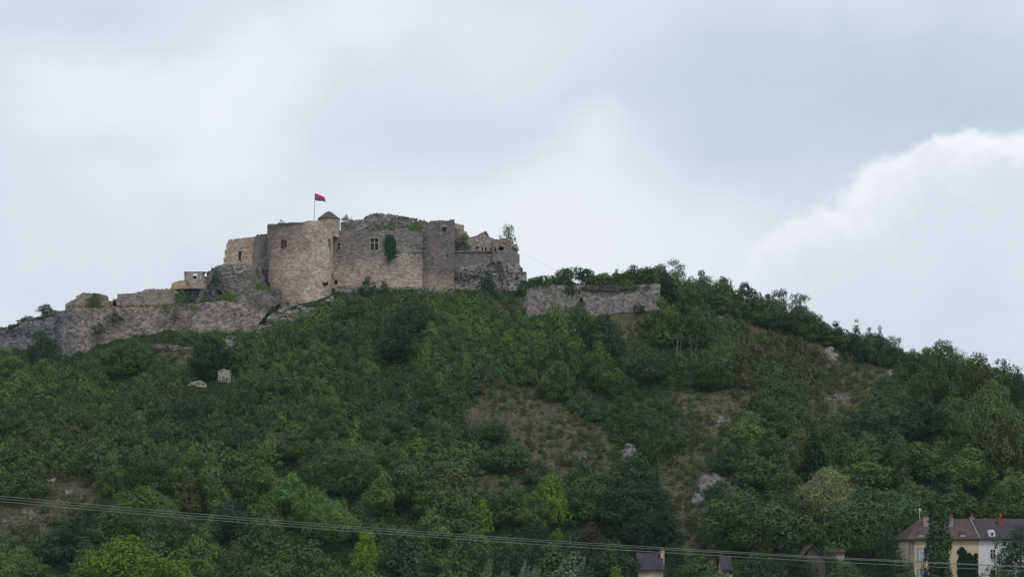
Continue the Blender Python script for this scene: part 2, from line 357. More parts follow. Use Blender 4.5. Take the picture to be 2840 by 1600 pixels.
def project(x, y, z): return CX + F * x / y, HY - F * z / y
def isdry(x, y, z):
    if y < 300: return False
    px, py = project(x, y, z); px += 30 * mnoise.noise(Vector((x * .2, y * .2, 0))); py += 18 * mnoise.noise(Vector((x * .2, y * .2, 9)))
    return any(inpoly(px, py, q) for q in DRY)

gx = np.concatenate([np.linspace(-1400, -160, 26), np.arange(-150, 150.1, 1.25), np.linspace(160, 1400, 26)])
gy = np.concatenate([np.linspace(-300, 300, 13), np.arange(312, 445.1, 1.0), np.linspace(450, 560, 24), np.linspace(600, 3000, 10)])
gv = []; dry = []
for y in gy:
    for x in gx:
        z = ground(x, y) if abs(x) < 400 else ground(400 * (1 if x > 0 else -1), y)
        if x < -115: z = z * max(0, 1 - (-115 - x) / 900)
        gv.append((x, y, z)); dry.append(1.0 if (abs(x) < 120 and isdry(x, y, z)) else 0.0)
nx = len(gx)
gf = [(j * nx + i, j * nx + i + 1, (j + 1) * nx + i + 1, (j + 1) * nx + i) for j in range(len(gy) - 1) for i in range(nx - 1)]
gm, nb, p = newmat('hillside_ground'); p.inputs['Roughness'].default_value = 1.0; p.inputs['Specular IOR Level'].default_value = .05
g = nb.n('ShaderNodeNewGeometry').outputs['Position']
at = nb.n('ShaderNodeAttribute', attribute_name='dry')
n1 = nb.noise(g, .22, 6, .7); n2 = nb.noise(g, 1.3, 6, .7); n3 = nb.noise(nb.vm('MULTIPLY', g, (1, 1, 1)), .6, 6, .75)
drycol = nb.mix(nb.step(n1, .35, .65), (.092, .084, .048), (.070, .082, .038))
drycol = nb.mix(nb.step(n2, .42, .66), drycol, (.135, .118, .078))
drycol = nb.mix(nb.step(n3, .6, .68, 0, .6), drycol, (.17, .155, .13))
drycol = nb.mix(nb.step(nb.noise(g, .9, 5, .7), .52, .62, 0, .8), drycol, (.04, .055, .022))
grn = nb.mix(nb.step(n2, .4, .65), (.020, .036, .018), (.038, .058, .024))
fac = nb.step(nb.m('ADD', at.outputs['Fac'], nb.m('MULTIPLY', nb.m('SUBTRACT', n1, .5), .9)), .3, .7)
nb.lk(nb.mix(fac, grn, drycol), p.inputs['Base Color'])
bp = nb.n('ShaderNodeBump'); bp.inputs['Strength'].default_value = .7; bp.inputs['Distance'].default_value = .3
nb.lk(nb.m('ADD', n2, n3), bp.inputs['Height']); nb.lk(bp.outputs[0], p.inputs['Normal'])
me = mesh('hillside', gv, gf, gm)
a = me.attributes.new('dry', 'FLOAT', 'POINT'); a.data.foreach_set('value', dry)
me.polygons.foreach_set('use_smooth', [True] * len(me.polygons))
tag(link('hillside_ground', me), kind='structure')

# ------------------------------------------------------------------ masonry walls built stone cell by stone cell
def wall(name, poly, Yf, mat, parent=None, thick=1.2, holes=(), xs=.32, zs=.24, rough=.07, back=None, jag=.10, loc=None, big=0.0, seed=0.0):
    """poly: outline in photo pixels of the wall's face, Yf: its depth (number or function of column).
    The face is a grid of real cells with relief; cells outside the outline are missing, so edges are ragged."""
    fY = Yf if callable(Yf) else (lambda px: Yf)
    rough *= .38 if big < 1 else .7
    p0, p1 = min(q[0] for q in poly), max(q[0] for q in poly)
    step = xs * F / fY((p0 + p1) / 2); n = max(2, int((p1 - p0) / step) + 1)
    cols = np.linspace(p0, p1, n + 1)
    Ymean = fY((p0 + p1) / 2)
    zlo = min(wz(q[1], fY(q[0])) for q in poly); zhi = max(wz(q[1], fY(q[0])) for q in poly)
    m = max(2, int((zhi - zlo) / zs) + 1); rows = np.linspace(zlo, zhi, m + 1)
    V = {}; v = []; f = []
    def cell(i, j):
        if not (0 <= i < n and 0 <= j < m): return False
        px = (cols[i] + cols[i + 1]) / 2; Y = fY(px); z = (rows[j] + rows[j + 1]) / 2; py = HY - z * F / Y
        if not inpoly(px + jag * F / Y * mnoise.noise(Vector((px * .2, z * 2, seed))), py + 1.6 * jag * F / Y * mnoise.noise(Vector((px * .12, z * 1.5, seed + 5))), poly): return False
        for h in holes:
            if h[0] < px < h[2] and h[1] < py < h[3]: return False
        return True
    grid = [[cell(i, j) for j in range(m)] for i in range(n)]
    G = lambda i, j: 0 <= i < n and 0 <= j < m and grid[i][j]
    def snap(i, j, z):
        up = G(i - 1, j) or G(i, j); dn = G(i - 1, j - 1) or G(i, j - 1)
        if up == dn: return z
        Y = fY(cols[i]); px = min(max(cols[i], p0 + .01), p1 - .01); best = None
        for a in range(len(poly)):
            (xa, ya), (xb, yb) = poly[a], poly[a - 1]
            if (xa > px) != (xb > px):
                zz = wz(ya + (yb - ya) * (px - xa) / (xb - xa), Y)
                if best is None or abs(zz - z) < abs(best - z): best = zz
        if best is not None and abs(best - z) < zs * 1.6: return best + jag * .9 * mnoise.noise(Vector((px * .35, seed, j * .01)))
        return z
    def vert(i, j, k):
        key = (i, j, k)
        if key not in V:
            Y = fY(cols[i]); x = wx(cols[i], Y); z = snap(i, j, rows[j])
            nn = .35 * mnoise.noise(Vector((x * 1.9, z * 2.2, seed + 1.3))) + .5 * mnoise.cell(Vector((i * 1.37 + .5, j * 1.91 + .5, seed))) - .25; nb_ = mnoise.noise(Vector((x * .35, z * .35, seed + 4)))
            jx = .06 * mnoise.noise(Vector((x * 3, z * 3, 8.2))); jz = .06 * mnoise.noise(Vector((x * 3, z * 3, 2.9)))
            if k == 0: q = (x + jx, Y - rough * nn * 2 - big * nb_, z + jz)
            else: q = (x + jx, (back if back is not None else Y + thick), z + jz)
            V[key] = len(v); v.append(q)
        return V[key]
    for i in range(n):
        for j in range(m):
            if not grid[i][j]: continue
            f.append((vert(i, j, 0), vert(i + 1, j, 0), vert(i + 1, j + 1, 0), vert(i, j + 1, 0)))
            f.append((vert(i, j, 1), vert(i, j + 1, 1), vert(i + 1, j + 1, 1), vert(i + 1, j, 1)))
            if not G(i - 1, j): f.append((vert(i, j, 0), vert(i, j + 1, 0), vert(i, j + 1, 1), vert(i, j, 1)))
            if not G(i + 1, j): f.append((vert(i + 1, j, 0), vert(i + 1, j, 1), vert(i + 1, j + 1, 1), vert(i + 1, j + 1, 0)))
            if not G(i, j - 1): f.append((vert(i, j, 0), vert(i, j, 1), vert(i + 1, j, 1), vert(i + 1, j, 0)))
            if not G(i, j + 1): f.append((vert(i, j + 1, 0), vert(i + 1, j + 1, 0), vert(i + 1, j + 1, 1), vert(i, j + 1, 1)))
    mb = MB(); mb.v = v; mb.f = f; mb.mi = [0] * len(f)
    if parent is None and loc is None: loc = (wx((p0 + p1) / 2, Ymean), Ymean, zlo)
    return mb.build(name, mat, parent, loc)
def rock(name, px, py, wpx, hpx, Y, mat, parent=None, seed=0, depth=None, sub=4, rough=.28, cut=-.35):
    """craggy limestone body; px,py is the foot centre"""
    bm = bmesh.new(); bmesh.ops.create_icosphere(bm, subdivisions=sub, radius=1.0)
    rx = wpx / 2 / F * Y; rz = hpx / F * Y / 1.25; ry = depth or rx * .8; x0, y0, z0 = Wp(px, py, Y)
    for q in bm.verts:
        c = q.co.copy()
        s = 1 + rough * (mnoise.noise(c * 1.6 + Vector((seed, 0, 0))) * 1.2 + abs(mnoise.noise(c * 3.7 + Vector((0, seed, 0)))) * .9 + mnoise.noise(c * 9 + Vector((0, 0, seed))) * .35)
        c = c * s; z = max(c.z, -.5)
        z = math.floor(z * 5 + mnoise.noise(c * 2) * .8) / 5 * .35 + z * .65       # bedding ledges
        q.co = Vector((x0 + c.x * rx, y0 + c.y * ry, z0 + (z + .25) * rz))
    mb = MB(); mb.add([q.co for q in bm.verts], [[w.index for w in fc.verts] for fc in bm.faces]); bm.free()
    return mb.build(name, mat, parent, (x0, y0, z0))

# ================================================================== CASTLE
YC = 420.0
keep = thing('castle_keep', 'ruined stone castle keep with round tower, windowed facade and square corner tower on the hilltop', 'castle', Wp(1000, 820, YC))
# round tower
def tower_Y(px):
    c, r = 832.0, 92.0; t = max(-1, min(1, (px - c) / r)); R_ = r / F * 416
    return 420.6 - R_ * math.sqrt(max(0.0, 1 - t * t)) * 1.0
TW = [(741, 627), (752, 622.5), (800, 619.5), (835, 618.6), (841, 616), (851, 612.5), (880, 611.8), (896, 612.5), (900, 620), (920, 627), (922, 660), (921, 740),
      (918, 800), (917, 822), (905, 836), (880, 850), (840, 862), (775, 862), (752, 850), (748, 800), (742, 700)]
wt = wall('round_tower_wall', TW, tower_Y, M['tower'], keep, back=YC + 4, xs=.26, zs=.22, holes=[(781.5, 665.5, 796, 687), (895, 782, 910, 792), (912, 663, 915, 687), (916.5, 663, 919, 687)])
def window(parent, x0, y0, x1, y1, Y, frame=None, mull=0, trans=None, pane='dark', fw=2.0, inset=.6, name='window'):
    mb = MB().pbox(x0 - 1, y0 - 1, x1 + 1, y1 + 1, Y + inset, .08)
    w = mb.build(name, M[pane], parent)
    if frame:
        fr = MB(); pr = .03
        fr.pbox(x0 - fw, y0 - fw, x1 + fw, y0, Y, .25, pr).pbox(x0 - fw * 1.3, y1, x1 + fw * 1.3, y1 + fw, Y, .3, pr + .04)
        fr.pbox(x0 - fw, y0, x0, y1, Y, .25, pr).pbox(x1, y0, x1 + fw, y1, Y, .25, pr)
        for k in range(mull):
            c = x0 + (x1 - x0) * (k + 1) / (mull + 1); fr.pbox(c - 1.1, y0, c + 1.1, y1, Y + .05, .25)
        if trans: fr.pbox(x0, trans - 1.1, x1, trans + 1.1, Y + .055, .24)
        f_ = fr.build('window_frame', M[frame])
        f_.parent = w; f_.location = Vector((0, 0, 0)) - Vector(parent.location)
        for v_ in f_.data.vertices: pass
    return w
window(keep, 781.5, 665.5, 796, 687, tower_Y(789), 'shutter', 0, 671, 'shutter', .8, .15)
window(keep, 895, 782, 910, 792, tower_Y(903) - .3, None, inset=1.2)
window(keep, 911.5, 663, 919, 687, tower_Y(915), 'framestone', 1, 674, 'dark', 1.0, 1.3)
# coping of the round tower
cp = MB()
for (a0, a1, y_) in ((742, 770, 623.5), (770, 800, 620.3), (800, 840, 619)):
    for k in range(6):
        q0 = a0 + (a1 - a0) * k / 6; q1 = a0 + (a1 - a0) * (k + 1) / 6 - .2; Y = tower_Y((q0 + q1) / 2)
        cp.pbox(q0, y_ - 2, q1, y_ + 2, Y, .9, .12)
cp.build('coping', M['greywall'], keep)
ch = MB().pbox(774.5, 612, 788, 622, 420, 1.0).build('chimney', M['white'], keep)
cc = MB().pbox(777, 609, 781.5, 612, 420.2, .5); c_ = cc.build('chimney_cap', M['wood']); c_.parent = ch; c_.location = -Vector(keep.location)
# stair turret with its stone cap
tr = MB(); tx, tY = wx(917, 421.5), 421.5
prof = [(1.9, wz(660, tY)), (1.9, wz(607.5, tY))]
tr.lathe(tx - .2, tY, prof, 28); tu = tr.build('stair_turret', M['ashlar'], keep, smooth=True)
rf = MB(); z0 = wz(608, tY); z1 = wz(586.5, tY)
rf.lathe(tx - .33, tY, [(1.4, z0 - .1), (2.1, z0 - .08), (2.1, z0 + .04), (1.72, z0 + .34), (1.32, z0 + .68), (.92, z0 + 1.0), (.58, z0 + 1.24), (.3, z1 - .05), (.01, z1 + .02)], 28)
r_ = rf.build('turret_roof', M['lauze'], smooth=True); r_.parent = tu; r_.location = -Vector(keep.location)
# facade
FH = [(1027.7, 661, 1049, 694), (936, 674, 943, 692), (926, 775, 934, 790)] + [(x - 1.6, y - 1.8, x + 1.6, y + 1.8) for x, y in ((948, 705), (985.5, 705), (1066, 705), (1100, 712), (1152, 706), (1133, 705))]
FA = [(915, 640), (943, 641), (975, 637), (1010, 640), (1018, 641), (1060, 640), (1075, 636), (1090, 640), (1098, 632), (1130, 633), (1140, 642), (1160, 645), (1170, 648), (1180, 650),
      (1182, 806), (1150, 808), (1100, 812), (1080, 803), (998, 803), (940, 800), (915, 806)]
wall('facade_wall', FA, YC + 1.0, M['facade'], keep, thick=1.4, holes=FH, xs=.28, zs=.22, rough=.09)
MB().pbox(915, 640, 1182, 800, YC + 5.4, .4).build('inner_wall', M['greywall'], keep)
window(keep, 1027.7, 661, 1049, 694, YC + 1, 'framestone', 1, 673.6, 'glassdark', 2.8, .6)
window(keep, 936, 674, 943, 692, YC + 1, 'framestone', 0, 682.5, 'dark', 1.0, .3)
MB().pbox(1143.7, 669, 1167, 696, YC + .94, .1, .06).build('blocked_window', M['greywall'], keep)
MB().pbox(1140, 696, 1171, 698.5, YC + .95, .2, .1).build('window_sill', M['framestone'], keep)
# corner tower, a little proud of the facade
CTW = [(1179, 624), (1186, 617), (1193, 612.5), (1220, 611.5), (1246, 611), (1248, 608.5), (1258.5, 608.5), (1259, 700), (1260, 812), (1232, 815), (1200, 812), (1176, 806), (1177, 720)]
wall('corner_tower_wall', CTW, lambda px: YC - .3 + max(0, 1190 - px) * .05, M['corner'], keep, back=YC + 9, xs=.28, zs=.22, rough=.06, holes=[(1240.5, 708, 1243.5, 712)])
MB().pbox(1227, 631, 1237, 642, YC - .25, .1, .12).build('niche', M['dark'], keep)
MB().pbox(1225, 626.5, 1239, 629.5, YC - .25, .1, .16).build('niche_lintel', M['framestone'], keep)
MB().pbox(1218, 646, 1226, 651.5, YC - .25, .1, .13).build('pale_stone', M['framestone'], keep)

# rubble core behind the facade
wall('ruined_wall', [(944, 613), (955, 613), (975, 611), (993, 609), (1008, 607), (1018, 601), (1031, 595), (1045, 594), (1064, 595), (1080, 596), (1094, 598), (1120, 603), (1140, 606), (1158, 609), (1175, 613), (1187, 618), (1187, 670), (944, 670)],
     lambda px: YC + 8 - 1.6 * math.sin((px - 944) / 243 * math.pi), M['rubble'], thick=3, xs=.34, zs=.26, rough=.22, big=.8, jag=.22)
tag(bpy.context.scene.objects['ruined_wall'], 'dark mound of broken rubble masonry rising behind the windowed facade', 'ruin')
# ochre side building and grey masonry below
sb = thing('side_building', 'roofless ochre stone building with one slit window, adjoining the round tower', 'ruin', Wp(660, 740, YC + 3))
wall('wall', [(633.5, 664.5), (650, 662.5), (690, 658), (711, 656.4), (712, 740), (616, 740), (619.5, 733), (623, 707), (628, 683), (631, 672)], YC + 3, M['ochre'], sb, thick=4, holes=[(662.5, 697.5, 668, 720)], xs=.26, zs=.22)
window(sb, 662.5, 697.5, 668, 720, YC + 3, 'shutter', 0, 706, 'shutter', .7, .3)
MB().pbox(633, 662, 711, 665, YC + 3.2, 3, .1)
wall('buttress', [(706, 658), (711.6, 649.8), (739.7, 649.3), (752, 649), (752, 846), (706, 820)], YC + 2.2, M['greywall'], sb, thick=4, xs=.28, zs=.24)
crag = wall('masonry_crag', [(589, 748), (597, 739), (606, 735), (619, 732), (706, 735), (722, 740), (745, 800), (745, 830), (600, 838), (592, 820), (606, 800), (598, 775)], lambda px: YC + 1.4 - 2.0 * math.sin(max(0, min(1, (px - 589) / 160)) * math.pi), M['greywall'], thick=6, rough=.22, big=.35, jag=.2)
tag(crag, 'bulging grey rock and masonry base under the ochre building', 'ruin')
# white garland on it
gl = thing('garland', 'curve of eleven small white blocks like a smile on grey masonry', 'garland', Wp(665, 750, YC - 1))
for qx, qy in ((649.8, 744.5), (652.4, 748.3), (656.8, 752.4), (661, 754.3), (663.8, 754.8), (666.3, 754.6), (668.9, 753.8), (671.6, 752), (674.3, 749.3), (677.4, 745.6), (680.2, 740.5)):
    Y = YC + 1.4 - 2.0 * math.sin((qx - 589) / 160 * math.pi) - .42
    MB().pbox(qx - 1.0, qy - 1.5, qx + 1.0, qy + 1.5, Y, .1).build('block', M['white'], gl)

# flag
fl = thing('flag', 'red and blue flag flying from a thin pole on the tower top', 'flag', Wp(871, 615, 419))
MB().tube([Wp(871, 616, 419), Wp(872.3, 575, 419), Wp(873.4, 534.5, 419)], [.06, .05, .035], 8).build('pole', M['metal'], fl)
def cloth(name, t0, t1, mat):
    v = []; f = []; n = 18; k = 5
    for i in range(n + 1):
        u = i / n
        top = (873.4 + 27.6 * u, 535.9 + 12.0 * u ** .95 - 1.2 * math.sin(u * math.pi)); bot = (873.4 + 30 * u, 554.9 + 5.9 * u + 1.0 * math.sin(u * 2 * math.pi))
        for j in range(k + 1):
            t = t0 + (t1 - t0) * j / k; px = top[0] + (bot[0] - top[0]) * t; py = top[1] + (bot[1] - top[1]) * t
            v.append(Wp(px, py, 419 + .22 * math.sin(u * 9 + t * 2) * (.3 + u)))
    f = [(i * (k + 1) + j, (i + 1) * (k + 1) + j, (i + 1) * (k + 1) + j + 1, i * (k + 1) + j + 1) for i in range(n) for j in range(k)]
    mb = MB(); mb.add(v, f); o = mb.build(name, mat, fl, smooth=True)
    s_ = o.modifiers.new('s', 'SOLIDIFY'); s_.thickness = .02
cloth('red_stripe', 0, .5, M['red']); cloth('blue_stripe', .5, 1, M['blue'])

# right-hand ruin
st = wall('wall_stump', [(1258, 622), (1268, 620), (1284, 625), (1287, 633), (1289, 642), (1297, 645), (1300, 660), (1300, 700), (1258, 700)], YC + 7, M['ruin'], thick=2.5, rough=.2, jag=.25, big=.5)
tag(st, 'pale crumbling stump of wall just behind the square corner tower', 'ruin')
rr = thing('ruined_house', 'ruined gabled stone building with broken top above the terrace wall', 'ruin', Wp(1360, 700, YC + 3))
wall('gable', [(1262, 700), (1290, 672), (1298, 661), (1318, 656), (1328, 650), (1334, 645), (1341, 643), (1345, 641), (1352, 646), (1359, 655), (1370, 662), (1372, 705), (1262, 705)], YC + 3.5, M['ruin'], rr, thick=2.5, rough=.15, jag=.2, holes=[(1322, 684, 1327, 690), (1334, 688, 1340, 695), (1345, 686, 1351, 697)])
MB().pbox(1262, 670, 1372, 700, YC + 5.8, .3).build('inner_wall', M['greywall'], rr)
wall('side_wall', [(1366, 664), (1385, 663), (1391, 661), (1402, 661), (1410, 666), (1416, 670), (1424, 680), (1430, 688), (1433, 689), (1434, 704), (1366, 704)], YC + 2.6, M['parapet'], rr, thick=3, rough=.12, jag=.12, holes=[(1386, 684, 1397, 693), (1363, 684, 1367.5, 697), (1371, 687, 1375, 697)])
MB().pbox(1362, 684, 1398, 698, YC + 3.6, .1).build('opening', M['dark'], rr)
MB().add([Wp(1345, 642, YC + 3.4), Wp(1349, 641, YC + 3.4), Wp(1353, 652, YC + 3.4), Wp(1345, 642, YC + 4.4), Wp(1349, 641, YC + 4.4), Wp(1353, 652, YC + 4.4)],
         [(0, 2, 1), (3, 4, 5), (0, 1, 4, 3), (1, 2, 5, 4), (2, 0, 3, 5)]).build('capstone', M['lauze'], rr)
tw_ = thing('terrace_wall', 'grey retaining wall with pale ledge on top of the cliff', 'wall', Wp(1350, 740, YC))
wall('wall', [(1259, 698), (1366, 698), (1367, 730), (1362, 738), (1330, 744), (1300, 742), (1259, 750)], YC + .5, M['greywall'], tw_, thick=3.4, rough=.06)
wall('wall', [(1366, 697), (1400, 697), (1438, 698), (1441, 735), (1430, 740), (1366, 733)], YC - .4, M['greywall'], tw_, thick=4, rough=.06)
MB().pbox(1262, 695.6, 1367, 698.4, YC + .3, .9, .1).build('ledge', M['parapet'], tw_)
cl = wall('cliff', [(1259, 742), (1300, 736), (1345, 734), (1367, 726), (1400, 722), (1440, 722), (1442, 736), (1450, 745), (1458, 754), (1461, 768), (1466, 790), (1466, 815), (1259, 815)],
          lambda px: YC + .2 - 2.2 * math.sin(max(0, min(1, (px - 1259) / 207)) * math.pi) , M['rock'], thick=8, xs=.36, zs=.3, rough=.3, big=1.6, jag=.3)
tag(cl, 'craggy dark and pale limestone cliff under the terrace wall', 'cliff')
def cliff_Y(px): return YC + .2 - 2.2 * math.sin(max(0, min(1, (px - 1259) / 207)) * math.pi)
tag(wall('pale_rock', [(1393, 726), (1398, 722), (1404, 728), (1403, 745), (1406, 760), (1402, 775), (1405, 790), (1402, 806), (1396, 804), (1397, 780), (1399, 762), (1393, 750)], lambda px: cliff_Y(px) - 1.15, M['rock_pale'], thick=1.5, xs=.2, zs=.2, rough=.25, big=.5, jag=.35), 'narrow white vertical streak of rock on the dark cliff', 'rock')
tag(rock('rock_outcrop', 1217, 836, 42, 38, YC - 2.0, M['rock_pale'], seed=8, depth=1.5), 'whitish rock outcrop at the foot of the corner tower', 'rock')
tag(wall('rock_ledge', [(985, 797), (1010, 795), (1050, 798), (1110, 795), (1150, 797), (1182, 795), (1250, 798), (1262, 806), (1262, 822), (985, 816)], YC - .9, M['rock'], thick=2.2, rough=.3, big=.5, jag=.3), 'long band of pale broken rock under the facade and corner tower', 'rock')
tag(wall('rock_shelf', [(930, 795), (950, 790), (985, 795), (1000, 799), (1000, 818), (925, 818)], YC - .5, M['rock'], thick=1.6, rough=.3, jag=.3), 'short rocky shelf right beside the foot of the round tower', 'rock')
tag(wall('rock_footing', [(772, 840), (800, 839), (835, 846), (850, 847), (880, 842), (905, 832), (920, 815), (926, 830), (908, 850), (885, 862), (850, 872), (800, 882), (765, 890)], lambda px: 413.9 - .5 * math.sin((px - 765) / 160 * math.pi), M['rock'], thick=4, xs=.26, zs=.22, rough=.35, big=.8, jag=.35), 'white and dark jagged rock right under the round tower', 'rock')
# lower-left rampart with the walls standing on it
def ramp_Y(px): return float(np.interp(px, [150, 170, 320, 480, 640, 780], [405.5, 404.6, 406.5, 408.5, 410.5, 412.2]))
tag(wall('rampart', [(159, 867), (183, 862), (183, 855), (300, 854), (386, 852), (430, 847), (480, 841), (510, 841), (540, 842), (571, 838), (634, 831), (655, 822), (672, 806), (700, 802), (774, 801), (776, 842), (760, 853), (742, 870), (722, 895), (705, 925), (697, 945), (640, 950), (455, 965), (340, 1000), (220, 1030), (156, 1042), (157, 950)],
      ramp_Y, M['rampart'], thick=3.0, xs=.34, zs=.28, rough=.16, big=.45, jag=.1), 'long weathered grey rampart wall stepping up to the round tower', 'rampart')
tag(wall('ruined_building', [(181, 860), (184, 840), (192, 836), (207, 829), (209, 822), (224, 815), (226, 811), (230, 811), (240, 812), (270, 813), (290, 817), (292, 826), (296, 832), (312, 836), (312, 829), (328, 829), (331, 835), (332, 858)], 408.5, M['parapet'], thick=3, rough=.12, holes=[(314.5, 836, 323, 850)]),
    'low ruined building with a small dark doorway at the outer end of the rampart', 'ruin')
tag(MB().pbox(312, 833, 326, 851, 410.2, .1).build('doorway', M['dark']), 'dark doorway', None)
dw = SC.objects['doorway']; rb = SC.objects['ruined_building']; dw.parent = rb; dw.location = -Vector(rb.location)
for k in ('label', 'category'):
    if k in dw: del dw[k]
tag(wall('curtain_wall', [(325, 858), (325, 815), (345, 814), (369, 813.5), (385, 809), (397, 806), (402, 802), (420, 801), (423, 799), (427, 799), (429, 801.5), (468, 800.5), (482, 802), (500, 812), (510, 850), (325, 858)], lambda px: 409.6 + (px - 325) * .004, M['parapet'], thick=1.6, rough=.07, holes=[(379, 818, 381.5, 824)]),
    'straight grey curtain wall standing above the middle of the rampart', 'wall')
tag(wall('outer_wall', [(-90, 940), (0, 916), (41, 911), (69, 892), (100, 886), (118, 886), (140, 874), (161, 866), (165, 1015), (120, 1000), (60, 995), (0, 985), (-90, 1030)], lambda px: 406.0 - max(0, 120 - px) * .004, M['rampart'], thick=4, rough=.3, big=.9, jag=.25, seed=3),
    'rough outer wall running out of the picture beyond the rampart corner', 'wall')
tag(wall('debris_wall', [(413, 953), (450, 955), (490, 958), (520, 963), (537, 970), (530, 982), (500, 980), (470, 972), (425, 964)], hit(480, 976)[1], M['rubble'], thick=1.5, rough=.3, jag=.3), 'line of tumbled stones on the slope below the rampart', 'rubble')
def pile(name, poly, n, smin, smax, mats, label, cat, seed=0, kind=None, flat=.7):
    """loose stones lying on the hillside inside a photo outline: one heap"""
    rg = random.Random(seed); mb = MB(); xs_ = [q[0] for q in poly]; ys_ = [q[1] for q in poly]; k = 0; tries = 0; loc = None
    bm = bmesh.new(); bmesh.ops.create_icosphere(bm, subdivisions=2, radius=1.0); B = [v_.co.copy() for v_ in bm.verts]; BF = [[w.index for w in fc.verts] for fc in bm.faces]; bm.free()
    while k < n and tries < n * 8:
        tries += 1; px, py = rg.uniform(min(xs_), max(xs_)), rg.uniform(min(ys_), max(ys_))
        if not inpoly(px, py, poly): continue
        h = hit(px, py)
        if not h: continue
        k += 1; r = rg.uniform(smin, smax) * rg.uniform(.5, 1); sx, sy, sz = r * rg.uniform(.8, 1.5), r * rg.uniform(.7, 1.2), r * flat * rg.uniform(.6, 1.3); o_ = rg.uniform(0, 99)
        mb.cur = rg.randrange(len(mats)); loc = loc or h
        mb.add([(h[0] + c.x * sx * (1 + .5 * mnoise.noise(c * 1.5 + Vector((o_, 0, 0)))), h[1] + c.y * sy, h[2] + sz * .05 + c.z * sz * (1 + .6 * mnoise.noise(c * 1.5 + Vector((0, o_, 0))))) for c in B], BF)
    return tag(mb.build(name, mats, None, loc), label, cat, kind=kind)
pile('rubble', [(775, 850), (830, 850), (870, 862), (850, 885), (800, 900), (770, 925), (735, 935), (700, 945), (712, 915), (735, 885), (755, 865)], 150, .25, .75, [M['rock'], M['rock_pale'], M['rock'], M['rock_grey']], 'strip of fallen grey and white rubble between tower foot and rampart end', 'rubble', 1, 'stuff')
pile('rubble', [(1180, 804), (1262, 804), (1262, 822), (1236, 835), (1200, 832), (1150, 815)], 50, .25, .6, [M['rock'], M['rock_pale']], 'fallen pale rubble at the corner tower foot', 'rubble', 2, 'stuff')
# hut, steps, rocks, ladder
ht = thing('watch_hut', 'small beige stone lookout hut open at its window, on the rocks above the curtain wall', 'hut', Wp(540, 795, 414))
def hut_Y(px): return 414.0 - 1.5 * math.sqrt(max(0, 1 - ((px - 538) / 30) ** 2))
wall('wall', [(511, 756), (518, 754.3), (532, 753.8), (555, 755.5), (568, 757), (570, 800), (508, 800)], hut_Y, M['palewall' if 0 else 'ashlar'], ht, thick=.5, xs=.2, zs=.18, rough=.04, holes=[(536, 758.5, 545.5, 773), (551.5, 761, 554, 773)])
MB().pbox(510.5, 752.8, 569, 755, 412.9, 1.4).build('roof_slab', M['greywall'], ht)
MB().pbox(536, 764.5, 545.5, 773, 414.2, .2).build('parapet', M['wood'], ht)
MB().pbox(551.5, 761, 554, 772.5, 413.2, .1).build('pale_post', M['framestone'], ht)
tag(wall('stair_wall', [(475, 786), (478, 784.5), (490, 780), (508, 776.5), (514, 776), (520, 800), (475, 802)], 412.5, M['ochre'], thick=1.5, rough=.05, jag=.05, xs=.2, zs=.18), 'low stepped ochre wall leading up to the small lookout hut', 'wall')
tag(wall('rock_crag', [(468, 801), (474, 796), (500, 790), (520, 783), (548, 773), (568, 768), (572, 756), (582, 750), (590, 745), (600, 742), (606, 790), (600, 846), (500, 848), (480, 846)], lambda px: 413.9 + (px - 468) * .004, M['rock_grey'], thick=6, rough=.5, big=.8, jag=.3), 'blue-grey rock face between the lookout hut and the masonry crag', 'rock')
ld = thing('ladder', 'long pale metal ladder leaning against the blue-grey rock face', 'ladder', Wp(545, 840, 411))
for dx in (0, 6.4): MB().tube([Wp(542 + dx, 838 + dx * .3, 410.4), Wp(584.5 + dx, 756 + dx * .3, 412.3)], .035, 6).build('rail', M['metal'], ld)
for k in range(26):
    t = (k + .5) / 26; a0 = Vector(Wp(542, 838, 410.4)).lerp(Vector(Wp(584.5, 756, 412.3)), t); a1 = Vector(Wp(548.4, 840, 410.4)).lerp(Vector(Wp(590.9, 758, 412.3)), t)
    MB().tube([a0, a1], .015, 5).build('rung', M['metal'], ld)
sg = MB().pbox(586, 743, 592.5, 747, 412.5, .3); sg.pbox(588.5, 745, 590.2, 757, 412.55, .15); sg.tube([Wp(585.5, 738, 412.6), Wp(587.5, 746, 412.6)], .04, 5)
tag(sg.build('wooden_trough', M['wood'], None, Wp(589, 757, 412.5)), 'small dark wooden box on a post at the head of the ladder', 'box')
# bastion on the right
def bas_Y(px): return 401.0 if px > 1462 else 401.0 + (1462 - px) * .10
tag(wall('bastion', [(1461, 799), (1490, 794), (1527, 789), (1600, 790), (1700, 792), (1758, 790), (1800, 788), (1830, 787.5), (1831, 860), (1700, 870), (1582, 885), (1532, 900), (1444, 890), (1446, 868), (1452, 835)], bas_Y, M['bastion'], thick=1.6, rough=.10, jag=.12, xs=.34, zs=.28),
    'isolated grey bastion wall with vegetation on top, right of the castle', 'bastion')
tag(wall('broken_parapet', [(1600, 800), (1625, 791), (1650, 790), (1690, 790), (1720, 791), (1772, 790), (1768, 800), (1700, 808), (1640, 806)], 400.9 - .3, M['darkrubble'], thick=.6, rough=.12, jag=.4), 'dark crumbled masonry strip along the middle top of the bastion', 'rubble')
